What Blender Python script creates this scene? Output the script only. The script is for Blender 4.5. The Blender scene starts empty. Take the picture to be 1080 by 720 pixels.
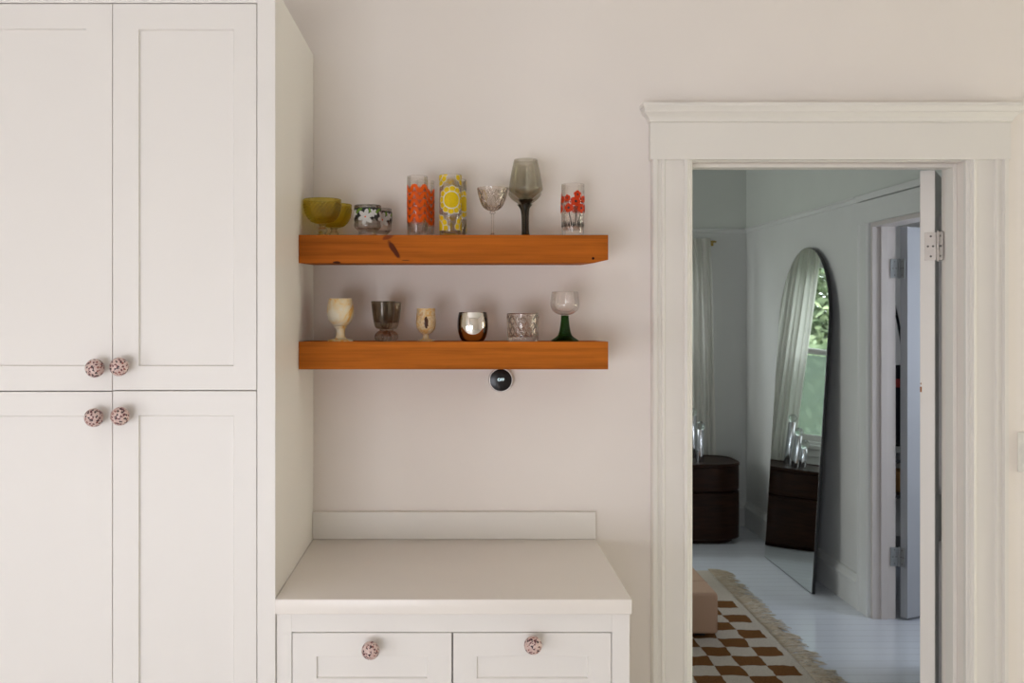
import bpy, bmesh, math, random
from math import pi, sin, cos, radians
from mathutils import Vector, Matrix
random.seed(7)
S = bpy.context.scene
COL = S.collection

# ------------------------------------------------------------------ camera
F = 1012.0                 # focal length in pixels of the 1080 px wide frame
VX, VY = 482.0, 328.0      # principal point (shifted lens)
CAMY, CAMZ = -2.86, 1.6
cam_d = bpy.data.cameras.new('camera')
cam = bpy.data.objects.new('camera', cam_d)
COL.objects.link(cam)
cam.location = (0, CAMY, CAMZ)
cam.rotation_euler = (pi / 2, 0, 0)
cam_d.sensor_width = 36
cam_d.lens = 36 * F / 1080
cam_d.shift_x = (540 - VX) / 1080
cam_d.shift_y = (VY - 360) / 1080
cam_d.clip_start = 0.05
cam_d.dof.use_dof = True
cam_d.dof.focus_distance = 2.62
cam_d.dof.aperture_fstop = 6.3
S.camera = cam
S.view_settings.view_transform = 'Standard'
S.view_settings.look = 'None'
S.view_settings.gamma = 1
S.view_settings.use_curve_mapping = False
S.view_settings.exposure = 0.0

def PX(px, D):
    return (px - VX) * D / F
def PZ(py, D):
    return CAMZ + (VY - py) * D / F

# ------------------------------------------------------------------ sky and window light
w = bpy.data.worlds.new('sky')
S.world = w
w.use_nodes = True
bg = w.node_tree.nodes['Background']
bg.inputs['Color'].default_value = (0.90, 0.94, 0.97, 1)
bg.inputs['Strength'].default_value = 7.0

def area(name, loc, rot, sx, sy, power, color, portal=False):
    d = bpy.data.lights.new(name, 'AREA')
    d.shape = 'RECTANGLE'
    d.size, d.size_y = sx, sy
    d.energy = power
    d.color = color
    o = bpy.data.objects.new(name, d)
    COL.objects.link(o)
    o.location = loc
    o.rotation_euler = rot
    if portal:
        d.cycles.is_portal = True
    return o

KX0, KX1, KY0, KH = -2.5, 4.2, -5.2, 2.95      # kitchen
RX0, RX1, RY0, RY1 = -1.6, 2.16, 0.13, 4.305   # room beyond
# window light of the kitchen: left wall, wall behind the camera, right wall
area('light_window_left', (KX0 + 0.05, -2.9, 0.80), (0, -pi / 2, 0), 1.1, 1.2, 18, (0.94, 0.975, 1.07))
area('light_window_rear', (-1.2, KY0 + 0.05, 0.75), (pi / 2, 0, 0), 1.7, 1.2, 57, (0.94, 0.975, 1.07))
area('light_window_right', (KX1 - 0.05, -0.5, 1.15), (0, pi / 2, 0), 1.3, 0.7, 31, (1.0, 1.02, 0.82))
# room beyond: window in its left wall, fill lamp added inside the windowless closet
area('light_window_bedroom', (RX0 + 0.05, 3.0, 1.6), (0, -pi / 2, 0), 1.5, 1.0, 20.5, (0.98, 1.0, 0.97))
area('light_closet_fill', (RX1 + 1.2, 1.35, 1.5), (0, pi / 2, 0), 1.0, 0.6, 13.0, (0.78, 0.86, 1.0))  # added fill, brightens the closet door and nearby floor
area('portal_window', (1.07, RY1 + 0.12, 1.37), (-pi / 2, 0, 0), 1.2, 1.36, 1, (1, 1, 1), portal=True)

# ------------------------------------------------------------------ material helpers
def mat(name):
    m = bpy.data.materials.new(name)
    m.use_nodes = True
    nt = m.node_tree
    b = nt.nodes['Principled BSDF']
    return m, nt, b

def N(nt, t, **kw):
    n = nt.nodes.new(t)
    for k, v in kw.items():
        setattr(n, k, v)
    return n

def math_n(nt, op, a, b=None, c=None):
    n = N(nt, 'ShaderNodeMath', operation=op)
    for i, v in enumerate((a, b, c)):
        if v is None:
            continue
        if isinstance(v, (int, float)):
            n.inputs[i].default_value = v
        else:
            nt.links.new(v, n.inputs[i])
    return n.outputs[0]

def noise(nt, scale, detail=2, vec=None, rough=0.5):
    n = N(nt, 'ShaderNodeTexNoise')
    n.inputs['Scale'].default_value = scale
    n.inputs['Detail'].default_value = detail
    n.inputs['Roughness'].default_value = rough
    if vec is not None:
        nt.links.new(vec, n.inputs['Vector'])
    return n

def ramp(nt, fac, stops, interp='LINEAR'):
    r = N(nt, 'ShaderNodeValToRGB')
    r.color_ramp.interpolation = interp
    el = r.color_ramp.elements
    while len(el) < len(stops):
        el.new(0.5)
    for e, (p, c) in zip(el, stops):
        e.position = p
        e.color = (c[0], c[1], c[2], 1)
    nt.links.new(fac, r.inputs['Fac'])
    return r.outputs['Color']

def bump(nt, b, height, strength=0.2, dist=0.002):
    n = N(nt, 'ShaderNodeBump')
    n.inputs['Strength'].default_value = strength
    n.inputs['Distance'].default_value = dist
    nt.links.new(height, n.inputs['Height'])
    nt.links.new(n.outputs['Normal'], b.inputs['Normal'])

def coords(nt, which='Object', scale=(1, 1, 1), rot=(0, 0, 0), loc=(0, 0, 0)):
    t = N(nt, 'ShaderNodeTexCoord')
    m = N(nt, 'ShaderNodeMapping')
    m.inputs['Scale'].default_value = scale
    m.inputs['Rotation'].default_value = rot
    m.inputs['Location'].default_value = loc
    nt.links.new(t.outputs[which], m.inputs['Vector'])
    return m.outputs['Vector']

def paint(name, col, rough=0.5, var=0.03, bs=0.08, scale=60, spec=0.4):
    m, nt, b = mat(name)
    v = coords(nt)
    n = noise(nt, 3.0, 3, v)
    lo = [c * (1 - var) for c in col]
    hi = [min(1, c * (1 + var)) for c in col]
    nt.links.new(ramp(nt, n.outputs['Fac'], [(0.3, lo), (0.7, hi)]), b.inputs['Base Color'])
    b.inputs['Roughness'].default_value = rough
    b.inputs['Specular IOR Level'].default_value = spec
    if bs:
        n2 = noise(nt, scale, 3, v)
        bump(nt, b, n2.outputs['Fac'], bs, 0.001)
    return m

def plain(name, col, rough=0.5, metal=0.0):
    m, nt, b = mat(name)
    v = coords(nt)
    n = noise(nt, 40, 2, v)
    nt.links.new(ramp(nt, n.outputs['Fac'], [(0.3, [c * 0.94 for c in col]), (0.7, [min(1, c * 1.05) for c in col])]), b.inputs['Base Color'])
    b.inputs['Roughness'].default_value = rough
    b.inputs['Metallic'].default_value = metal
    return m

def glass(name, col, rough=0.0, clear=0.55):
    # blown glass: part refracting, part straight-through so that light passes the thin walls
    m = bpy.data.materials.new(name)
    m.use_nodes = True
    nt = m.node_tree
    nt.nodes.clear()
    out = N(nt, 'ShaderNodeOutputMaterial')
    g = N(nt, 'ShaderNodeBsdfGlass')
    g.inputs['Color'].default_value = (*col, 1)
    g.inputs['IOR'].default_value = 1.45
    g.inputs['Roughness'].default_value = rough
    t = N(nt, 'ShaderNodeBsdfTransparent')
    t.inputs['Color'].default_value = (*col, 1)
    gl = N(nt, 'ShaderNodeBsdfGlossy')
    gl.inputs['Roughness'].default_value = 0.03
    lw = N(nt, 'ShaderNodeLayerWeight')
    fr = math_n(nt, 'ADD', math_n(nt, 'MULTIPLY', math_n(nt, 'POWER', lw.outputs['Facing'], 5.0), 0.7), 0.035)
    m1 = N(nt, 'ShaderNodeMixShader')
    nt.links.new(fr, m1.inputs[0])
    nt.links.new(t.outputs[0], m1.inputs[1])
    nt.links.new(gl.outputs[0], m1.inputs[2])
    m2 = N(nt, 'ShaderNodeMixShader')
    m2.inputs[0].default_value = clear
    nt.links.new(g.outputs[0], m2.inputs[1])
    nt.links.new(m1.outputs[0], m2.inputs[2])
    nt.links.new(m2.outputs[0], out.inputs['Surface'])
    return m

# ------------------------------------------------------------------ materials
M = {}
M['wall'] = paint('kitchen_wall_paint', (0.85, 0.78, 0.725), 0.65, 0.012, 0.06, 90, 0.25)
M['trim'] = paint('trim_paint', (0.80, 0.755, 0.70), 0.4, 0.008, 0.0, 50)
M['cab'] = paint('cabinet_paint', (0.82, 0.775, 0.725), 0.4, 0.006, 0.0, 70)
M['counter'] = paint('counter_stone', (0.85, 0.785, 0.72), 0.3, 0.010, 0.0, 70)
M['ceiling'] = paint('ceiling_paint', (0.88, 0.86, 0.83), 0.8, 0.01, 0.05)
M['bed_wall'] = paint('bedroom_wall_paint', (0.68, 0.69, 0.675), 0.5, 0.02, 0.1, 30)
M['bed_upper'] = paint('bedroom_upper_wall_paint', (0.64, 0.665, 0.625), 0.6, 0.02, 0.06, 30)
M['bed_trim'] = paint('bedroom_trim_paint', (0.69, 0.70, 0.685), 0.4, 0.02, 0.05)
M['door'] = paint('door_paint', (0.80, 0.755, 0.71), 0.4, 0.015, 0.05)
M['closet_door'] = paint('closet_door_paint', (0.42, 0.43, 0.455), 0.4, 0.02, 0.05)
M['closet'] = paint('closet_paint', (0.75, 0.73, 0.69), 0.6, 0.02, 0.05)
M['jamb'] = paint('closet_jamb_paint', (0.60, 0.55, 0.52), 0.5, 0.02, 0.0)
M['kfloor'] = paint('kitchen_floor', (0.72, 0.695, 0.66), 0.4, 0.05, 0.05)
M['black'] = plain('black_metal', (0.012, 0.012, 0.014), 0.35)
M['steel'] = plain('hinge_steel', (0.55, 0.50, 0.46), 0.45, 0.35)
M['old_steel'] = plain('old_hinge_steel', (0.30, 0.31, 0.31), 0.45, 0.5)
M['dark'] = plain('screw_dark', (0.10, 0.09, 0.08), 0.5)
M['brass'] = plain('brass', (0.42, 0.30, 0.07), 0.35, 0.8)
M['chrome'] = plain('ring_chrome', (0.55, 0.50, 0.47), 0.4, 1.0)
M['silver'] = plain('vase_silver', (0.62, 0.64, 0.68), 0.12, 1.0)
M['plastic'] = plain('white_plastic', (0.80, 0.77, 0.71), 0.35)
M['chip'] = plain('bare_wood_chip', (0.32, 0.12, 0.03), 0.6)

def floor_mat():
    m, nt, b = mat('white_painted_boards')
    v = coords(nt)
    br = N(nt, 'ShaderNodeTexBrick')
    br.inputs['Scale'].default_value = 1.0
    br.inputs['Mortar Size'].default_value = 0.0022
    br.inputs['Mortar Smooth'].default_value = 0.4
    br.inputs['Brick Width'].default_value = 2.6
    br.inputs['Row Height'].default_value = 0.085
    br.inputs['Color1'].default_value = (0.74, 0.775, 0.85, 1)
    br.inputs['Color2'].default_value = (0.71, 0.74, 0.815, 1)
    br.inputs['Mortar'].default_value = (0.52, 0.54, 0.58, 1)
    nt.links.new(v, br.inputs['Vector'])
    nt.links.new(br.outputs['Color'], b.inputs['Base Color'])
    b.inputs['Roughness'].default_value = 0.16
    b.inputs['Specular IOR Level'].default_value = 0.6
    n = noise(nt, 18, 3, coords(nt, scale=(0.3, 3, 1)))
    h = math_n(nt, 'SUBTRACT', math_n(nt, 'MULTIPLY', n.outputs['Fac'], 0.6), br.outputs['Fac'])
    bump(nt, b, h, 0.12, 0.002)
    return m
M['floor'] = floor_mat()

def shelf_mat(name, base, knot=None, seed=0.0):
    m, nt, b = mat(name)
    v = coords(nt, scale=(1.1, 9, 22), loc=(seed, seed, seed))
    n1 = noise(nt, 2.2, 6, v, 0.6)
    v2 = coords(nt, scale=(1.5, 30, 120), loc=(seed, 0, 0))
    n2 = noise(nt, 2.0, 3, v2)
    f = math_n(nt, 'ADD', math_n(nt, 'MULTIPLY', n1.outputs['Fac'], 0.75), math_n(nt, 'MULTIPLY', n2.outputs['Fac'], 0.25))
    c = ramp(nt, f, [(0.36, [x * 0.70 for x in base]), (0.5, base), (0.64, [x * 1.22 for x in base])])
    if knot:
        vk = coords(nt, loc=(0, 0, 0))
        for (kx, kz, ka, rx, rz, col) in knot:
            mp = N(nt, 'ShaderNodeMapping', vector_type='TEXTURE')
            mp.inputs['Location'].default_value = (kx, -0.27, kz)
            mp.inputs['Rotation'].default_value = (0, ka, 0)
            mp.inputs['Scale'].default_value = (rx, 0.05, rz)
            nt.links.new(vk, mp.inputs['Vector'])
            ln = N(nt, 'ShaderNodeVectorMath', operation='LENGTH')
            nt.links.new(mp.outputs['Vector'], ln.inputs[0])
            nn = noise(nt, 60, 2, vk)
            d = math_n(nt, 'ADD', ln.outputs['Value'], math_n(nt, 'MULTIPLY', math_n(nt, 'SUBTRACT', nn.outputs['Fac'], 0.5), 0.7))
            k = N(nt, 'ShaderNodeMapRange')
            k.inputs['From Min'].default_value = 0.75
            k.inputs['From Max'].default_value = 1.15
            k.inputs['To Min'].default_value = 1
            k.inputs['To Max'].default_value = 0
            nt.links.new(d, k.inputs['Value'])
            mx = N(nt, 'ShaderNodeMixRGB')
            nt.links.new(k.outputs['Result'], mx.inputs['Fac'])
            nt.links.new(c, mx.inputs['Color1'])
            mx.inputs['Color2'].default_value = (*col, 1)
            c = mx.outputs['Color']
    nt.links.new(c, b.inputs['Base Color'])
    b.inputs['Roughness'].default_value = 0.6
    b.inputs['Specular IOR Level'].default_value = 0.06
    bump(nt, b, f, 0.12, 0.001)
    return m
WOOD = (0.40, 0.105, 0.012)

def walnut():
    m, nt, b = mat('dark_walnut')
    v = coords(nt, scale=(2, 2, 14))
    n = noise(nt, 4, 5, v, 0.6)
    nt.links.new(ramp(nt, n.outputs['Fac'], [(0.3, (0.013, 0.005, 0.003)), (0.7, (0.034, 0.013, 0.007))]), b.inputs['Base Color'])
    b.inputs['Specular IOR Level'].default_value = 0.12
    b.inputs['Roughness'].default_value = 0.4
    return m
M['walnut'] = walnut()

def speckle():
    m, nt, b = mat('speckled_clay')
    v = coords(nt)
    vo = N(nt, 'ShaderNodeTexVoronoi')
    vo.inputs['Scale'].default_value = 150
    wn = noise(nt, 240, 2, v)
    mixv = N(nt, 'ShaderNodeMixRGB', blend_type='ADD')
    mixv.inputs['Fac'].default_value = 0.008
    nt.links.new(v, mixv.inputs['Color1'])
    nt.links.new(wn.outputs['Color'], mixv.inputs['Color2'])
    nt.links.new(mixv.outputs['Color'], vo.inputs['Vector'])
    sp = math_n(nt, 'LESS_THAN', vo.outputs['Distance'], 0.43)
    spot = ramp(nt, vo.outputs['Color'], [(0.0, (0.035, 0.008, 0.014)), (0.45, (0.12, 0.02, 0.03)), (0.75, (0.26, 0.07, 0.06))], 'CONSTANT')
    n = noise(nt, 90, 2, v)
    basec = ramp(nt, n.outputs['Fac'], [(0.3, (0.56, 0.38, 0.33)), (0.7, (0.70, 0.54, 0.48))])
    mx = N(nt, 'ShaderNodeMixRGB')
    nt.links.new(sp, mx.inputs['Fac'])
    nt.links.new(basec, mx.inputs['Color1'])
    nt.links.new(spot, mx.inputs['Color2'])
    nt.links.new(mx.outputs['Color'], b.inputs['Base Color'])
    b.inputs['Roughness'].default_value = 0.4
    bump(nt, b, vo.outputs['Distance'], 0.3, 0.001)
    return m
M['speckle'] = speckle()

def fabric(name, col, sc=420):
    m, nt, b = mat(name)
    v = coords(nt)
    n = noise(nt, sc, 2, v)
    nt.links.new(ramp(nt, n.outputs['Fac'], [(0.3, [c * 0.88 for c in col]), (0.7, [c * 1.08 for c in col])]), b.inputs['Base Color'])
    b.inputs['Roughness'].default_value = 0.9
    b.inputs['Specular IOR Level'].default_value = 0.1
    bump(nt, b, n.outputs['Fac'], 0.35, 0.001)
    return m
M['linen'] = fabric('beige_linen', (0.53, 0.35, 0.245))
M['cream_yarn'] = fabric('cream_yarn', (0.66, 0.59, 0.49), 200)
M['tan_yarn'] = fabric('tan_yarn', (0.60, 0.50, 0.37), 200)
M['black_cloth'] = fabric('black_leather', (0.014, 0.013, 0.015), 100)
M['red_cloth'] = fabric('red_cloth', (0.22, 0.03, 0.025), 100)
M['wicker'] = fabric('wicker', (0.42, 0.22, 0.08), 60)

def curtain_mat():
    m = bpy.data.materials.new('sheer_curtain')
    m.use_nodes = True
    nt = m.node_tree
    nt.nodes.clear()
    out = N(nt, 'ShaderNodeOutputMaterial')
    d = N(nt, 'ShaderNodeBsdfDiffuse')
    t = N(nt, 'ShaderNodeBsdfTranslucent')
    v = coords(nt)
    n = noise(nt, 300, 2, v)
    c = ramp(nt, n.outputs['Fac'], [(0.3, (0.77, 0.76, 0.72)), (0.7, (0.84, 0.83, 0.79))])
    nt.links.new(c, d.inputs['Color'])
    nt.links.new(c, t.inputs['Color'])
    mx = N(nt, 'ShaderNodeMixShader')
    mx.inputs[0].default_value = 0.62
    nt.links.new(d.outputs[0], mx.inputs[1])
    nt.links.new(t.outputs[0], mx.inputs[2])
    nt.links.new(mx.outputs[0], out.inputs['Surface'])
    return m
M['curtain'] = curtain_mat()

def mirror_mat():
    m, nt, b = mat('mirror_silvering')
    b.inputs['Base Color'].default_value = (0.86, 0.90, 0.87, 1)
    b.inputs['Metallic'].default_value = 1
    b.inputs['Roughness'].default_value = 0.015
    return m
M['mirror'] = mirror_mat()

def rug_mat(xr, y_first, cell):
    m, nt, b = mat('checked_wool')
    t = N(nt, 'ShaderNodeTexCoord')
    wn = noise(nt, 9, 2, t.outputs['Object'])
    sub = N(nt, 'ShaderNodeVectorMath', operation='SUBTRACT')
    nt.links.new(wn.outputs['Color'], sub.inputs[0])
    sub.inputs[1].default_value = (0.5, 0.5, 0.5)
    sc = N(nt, 'ShaderNodeVectorMath', operation='SCALE')
    nt.links.new(sub.outputs[0], sc.inputs[0])
    sc.inputs['Scale'].default_value = 0.035
    ad = N(nt, 'ShaderNodeVectorMath', operation='ADD')
    nt.links.new(t.outputs['Object'], ad.inputs[0])
    nt.links.new(sc.outputs[0], ad.inputs[1])
    sep = N(nt, 'ShaderNodeSeparateXYZ')
    nt.links.new(ad.outputs[0], sep.inputs[0])
    ix = math_n(nt, 'FLOOR', math_n(nt, 'DIVIDE', math_n(nt, 'SUBTRACT', xr, sep.outputs['X']), cell))
    iy = math_n(nt, 'FLOOR', math_n(nt, 'DIVIDE', math_n(nt, 'SUBTRACT', y_first, sep.outputs['Y']), cell))
    par = math_n(nt, 'PINGPONG', math_n(nt, 'ADD', ix, iy), 1)
    even = math_n(nt, 'LESS_THAN', par, 0.5)
    inx = math_n(nt, 'GREATER_THAN', ix, -0.5)
    iny = math_n(nt, 'GREATER_THAN', iy, -0.5)
    fac = math_n(nt, 'MULTIPLY', even, math_n(nt, 'MULTIPLY', inx, iny))
    n = noise(nt, 160, 3, t.outputs['Object'])
    br = ramp(nt, n.outputs['Fac'], [(0.3, (0.125, 0.052, 0.016)), (0.7, (0.235, 0.105, 0.036))])
    cr = ramp(nt, n.outputs['Fac'], [(0.3, (0.46, 0.40, 0.335)), (0.7, (0.66, 0.585, 0.50))])
    mx = N(nt, 'ShaderNodeMixRGB')
    nt.links.new(fac, mx.inputs['Fac'])
    nt.links.new(cr, mx.inputs['Color1'])
    nt.links.new(br, mx.inputs['Color2'])
    nt.links.new(mx.outputs['Color'], b.inputs['Base Color'])
    b.inputs['Roughness'].default_value = 0.95
    b.inputs['Specular IOR Level'].default_value = 0.05
    bump(nt, b, n.outputs['Fac'], 0.8, 0.006)
    return m

def marble(name, stops, scale, spot=None):
    m, nt, b = mat(name)
    v = coords(nt)
    n = noise(nt, scale, 4, v, 0.55)
    n.inputs['Distortion'].default_value = 0.8
    c = ramp(nt, n.outputs['Fac'], stops)
    if spot:
        (px, pz, rx, rz, col) = spot
        mp = N(nt, 'ShaderNodeMapping', vector_type='TEXTURE')
        mp.inputs['Location'].default_value = (px, -0.028, pz)
        mp.inputs['Scale'].default_value = (rx, 0.02, rz)
        nt.links.new(v, mp.inputs['Vector'])
        ln = N(nt, 'ShaderNodeVectorMath', operation='LENGTH')
        nt.links.new(mp.outputs['Vector'], ln.inputs[0])
        nn = noise(nt, 160, 3, v)
        d = math_n(nt, 'ADD', ln.outputs['Value'], math_n(nt, 'MULTIPLY', math_n(nt, 'SUBTRACT', nn.outputs['Fac'], 0.5), 1.2))
        k = math_n(nt, 'LESS_THAN', d, 1.0)
        mx = N(nt, 'ShaderNodeMixRGB')
        nt.links.new(k, mx.inputs['Fac'])
        nt.links.new(c, mx.inputs['Color1'])
        mx.inputs['Color2'].default_value = (*col, 1)
        c = mx.outputs['Color']
    nt.links.new(c, b.inputs['Base Color'])
    b.inputs['Roughness'].default_value = 0.35
    b.inputs['Specular IOR Level'].default_value = 0.25
    return m
M['onyx'] = marble('cream_onyx', [(0.40, (0.74, 0.66, 0.52)), (0.50, (0.76, 0.58, 0.32)), (0.56, (0.72, 0.36, 0.06)), (0.64, (0.76, 0.60, 0.36)), (0.70, (0.74, 0.66, 0.52))], 15)
M['onyx_dark'] = marble('banded_onyx', [(0.3, (0.40, 0.17, 0.04)), (0.45, (0.62, 0.48, 0.30)), (0.6, (0.58, 0.30, 0.07)), (0.72, (0.66, 0.54, 0.38))], 60,
                        (0.0015, 0.052, 0.0055, 0.017, (0.05, 0.012, 0.004)))

M['clear'] = glass('clear_glass', (0.985, 0.975, 0.965), 0.0, 0.48)
M['crystal'] = glass('cut_crystal', (0.95, 0.925, 0.90), 0.0, 0.2)
M['olive'] = glass('olive_glass', (0.905, 0.835, 0.37), 0.0, 0.65)
M['smoke'] = glass('smoke_glass', (0.885, 0.87, 0.825), 0.0, 0.75)
M['smoke_solid'] = glass('smoke_glass_solid', (0.34, 0.315, 0.27), 0.0, 0.35)
M['brown_smoke'] = glass('brown_smoke_glass', (0.74, 0.69, 0.62), 0.0, 0.6)
M['brown_clear'] = glass('pale_brown_glass', (0.86, 0.82, 0.78), 0.0, 0.55)
M['green_solid'] = glass('green_glass', (0.14, 0.31, 0.10), 0.0, 0.35)
def mesh_screen():
    m = bpy.data.materials.new('insect_screen_mesh')
    m.use_nodes = True
    nt = m.node_tree
    nt.nodes.clear()
    out = N(nt, 'ShaderNodeOutputMaterial')
    d = N(nt, 'ShaderNodeBsdfDiffuse')
    d.inputs['Color'].default_value = (0.12, 0.15, 0.13, 1)
    t = N(nt, 'ShaderNodeBsdfTranslucent')
    t.inputs['Color'].default_value = (0.12, 0.15, 0.13, 1)
    tr = N(nt, 'ShaderNodeBsdfTransparent')
    a_ = N(nt, 'ShaderNodeAddShader')
    nt.links.new(d.outputs[0], a_.inputs[0]); nt.links.new(t.outputs[0], a_.inputs[1])
    mx = N(nt, 'ShaderNodeMixShader')
    mx.inputs[0].default_value = 0.55
    nt.links.new(tr.outputs[0], mx.inputs[1]); nt.links.new(a_.outputs[0], mx.inputs[2])
    nt.links.new(mx.outputs[0], out.inputs['Surface'])
    return m
M['mesh_screen'] = mesh_screen()
M['sky_block'] = fabric('sky_block_fabric', (0.80, 0.79, 0.77), 300)
M['pane'] = glass('window_glass', (0.97, 0.985, 0.98), 0.0, 1.0)
M['bubble'] = glass('bubble_glass', (0.93, 0.96, 0.95), 0.0, 0.25)
def enamel(name, col):
    m = bpy.data.materials.new(name)
    m.use_nodes = True
    nt = m.node_tree
    b = nt.nodes['Principled BSDF']
    out = nt.nodes['Material Output']
    n = noise(nt, 300, 2, coords(nt))
    c = ramp(nt, n.outputs['Fac'], [(0.3, [q * 0.93 for q in col]), (0.7, [min(1, q * 1.06) for q in col])])
    nt.links.new(c, b.inputs['Base Color'])
    b.inputs['Roughness'].default_value = 0.4
    b.inputs['Specular IOR Level'].default_value = 0.25
    t = N(nt, 'ShaderNodeBsdfTranslucent')
    nt.links.new(c, t.inputs['Color'])
    mx = N(nt, 'ShaderNodeMixShader')
    mx.inputs[0].default_value = 0.35
    nt.links.new(b.outputs[0], mx.inputs[1]); nt.links.new(t.outputs[0], mx.inputs[2])
    nt.links.new(mx.outputs[0], out.inputs['Surface'])
    return m
M['orange'] = enamel('orange_enamel', (0.95, 0.13, 0.004))
M['yellow'] = enamel('yellow_enamel', (0.90, 0.64, 0.01))
M['white_en'] = enamel('white_enamel', (0.84, 0.82, 0.78))
M['black_en'] = plain('black_enamel', (0.012, 0.012, 0.012), 0.35)
M['green_en'] = enamel('green_enamel', (0.20, 0.36, 0.05))
M['red_en'] = enamel('red_enamel', (0.72, 0.055, 0.010))
def smoky_mirror():
    m, nt, b = mat('smoked_mirror_glass')
    lw = N(nt, 'ShaderNodeLayerWeight')
    lw.inputs['Blend'].default_value = 0.5
    nt.links.new(ramp(nt, lw.outputs['Facing'], [(0.28, (0.80, 0.76, 0.70)), (0.40, (0.10, 0.075, 0.055)), (0.8, (0.05, 0.04, 0.03))]), b.inputs['Base Color'])
    b.inputs['Metallic'].default_value = 1
    b.inputs['Roughness'].default_value = 0.04
    return m
M['smoky_mirror'] = smoky_mirror()
def leafm():
    m, nt, b = mat('leaf_green')
    v = coords(nt)
    n = noise(nt, 2.2, 3, v)
    nt.links.new(ramp(nt, n.outputs['Fac'], [(0.3, (0.07, 0.13, 0.075)), (0.7, (0.30, 0.35, 0.19))]), b.inputs['Base Color'])
    b.inputs['Roughness'].default_value = 0.5
    return m
M['leaf'] = leafm()
M['bark'] = plain('bark', (0.09, 0.06, 0.04), 0.9)
M['lawn'] = fabric('lawn', (0.06, 0.085, 0.06), 20)
def screen_mat():
    m, nt, b = mat('display_text')
    b.inputs['Base Color'].default_value = (0.7, 0.9, 0.95, 1)
    b.inputs['Emission Color'].default_value = (0.75, 0.95, 1.0, 1)
    b.inputs['Emission Strength'].default_value = 0.8
    return m
M['screen_text'] = screen_mat()
def gloss_black():
    m, nt, b = mat('black_display_glass')
    b.inputs['Base Color'].default_value = (0.012, 0.010, 0.010, 1)
    b.inputs['Roughness'].default_value = 0.2
    b.inputs['Specular IOR Level'].default_value = 0.25
    return m
M['screen'] = gloss_black()

# ------------------------------------------------------------------ mesh helpers
def link(name, bm, m, parent=None, smooth=False, angle=None):
    bmesh.ops.recalc_face_normals(bm, faces=bm.faces[:])
    me = bpy.data.meshes.new(name)
    bm.to_mesh(me)
    bm.free()
    mats = m if isinstance(m, (list, tuple)) else [m]
    for x in mats:
        me.materials.append(x)
    if smooth:
        for p in me.polygons:
            p.use_smooth = True
        if angle:
            me.set_sharp_from_angle(angle=radians(angle))
    o = bpy.data.objects.new(name, me)
    COL.objects.link(o)
    if parent is not None:
        o.parent = parent
    return o

def box(bm, x0, x1, y0, y1, z0, z1, bev=0.0, seg=2, mi=0):
    r = bmesh.ops.create_cube(bm, size=1.0)
    vs = r['verts']
    for v in vs:
        v.co = Vector((x0 + (v.co.x + .5) * (x1 - x0), y0 + (v.co.y + .5) * (y1 - y0), z0 + (v.co.z + .5) * (z1 - z0)))
    fs = set(f for v in vs for f in v.link_faces)
    for f in fs:
        f.material_index = mi
    if bev > 0:
        es = list(set(e for v in vs for e in v.link_edges))
        bmesh.ops.bevel(bm, geom=es, offset=bev, segments=seg, profile=0.5, affect='EDGES')

def lathe(bm, prof, seg=48, mi=0, flute=None, center=(0, 0, 0)):
    """prof: list of (r, z); r<1e-5 becomes a pole.  flute(r, z, a, k) -> r"""
    rings = []
    cx, cy, cz = center
    for k, (r, z) in enumerate(prof):
        if r < 1e-5:
            rings.append([bm.verts.new((cx, cy, cz + z))])
        else:
            ring = []
            for i in range(seg):
                a = 2 * pi * i / seg
                rr = flute(r, z, a, k) if flute else r
                ring.append(bm.verts.new((cx + rr * sin(a), cy - rr * cos(a), cz + z)))
            rings.append(ring)
    for A, B in zip(rings, rings[1:]):
        for i in range(seg):
            j = (i + 1) % seg
            if len(A) == 1 and len(B) == 1:
                continue
            if len(A) == 1:
                f = bm.faces.new((A[0], B[i], B[j]))
            elif len(B) == 1:
                f = bm.faces.new((A[i], B[0], A[j]))
            else:
                f = bm.faces.new((A[i], A[j], B[j], B[i]))
            f.material_index = mi

def spline(pts, n=6):
    """Catmull-Rom through (r, z) points"""
    out = []
    P = [pts[0]] + list(pts) + [pts[-1]]
    for i in range(1, len(P) - 2):
        p0, p1, p2, p3 = P[i - 1], P[i], P[i + 1], P[i + 2]
        for k in range(n):
            t = k / n
            q = []
            for c in (0, 1):
                q.append(0.5 * (2 * p1[c] + (p2[c] - p0[c]) * t + (2 * p0[c] - 5 * p1[c] + 4 * p2[c] - p3[c]) * t * t + (-p0[c] + 3 * p1[c] - 3 * p2[c] + p3[c]) * t ** 3))
            out.append((max(q[0], 0), q[1]))
    out.append(pts[-1])
    return out

def shell(outer, th, floor_z):
    """closed profile of a vessel: outer from bottom centre to rim, then the inside back down to floor_z"""
    top = outer[-1]
    inner = [(max(r - th, 0.0005), z) for r, z in outer if z > floor_z + th * 0.5 and r - th > 0.003]
    inner = inner[::-1]
    rim = [(top[0] - th * 0.5, top[1] + th * 0.35)]
    return [(0, outer[0][1])] + list(outer) + rim + inner + [(inner[-1][0] * 0.6, floor_z), (0, floor_z)]

def prism(bm, pts, axis, a, b, mi=0):
    """pts: 2-D outline; extruded along axis ('x','y','z') from a to b"""
    def P(u, v, t):
        return {'x': (t, u, v), 'y': (u, t, v), 'z': (u, v, t)}[axis]
    A = [bm.verts.new(P(u, v, a)) for u, v in pts]
    B = [bm.verts.new(P(u, v, b)) for u, v in pts]
    n = len(pts)
    fs = [bm.faces.new(A), bm.faces.new(B[::-1])]
    for i in range(n):
        fs.append(bm.faces.new((A[i], B[i], B[(i + 1) % n], A[(i + 1) % n])))
    for f in fs:
        f.material_index = mi

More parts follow.
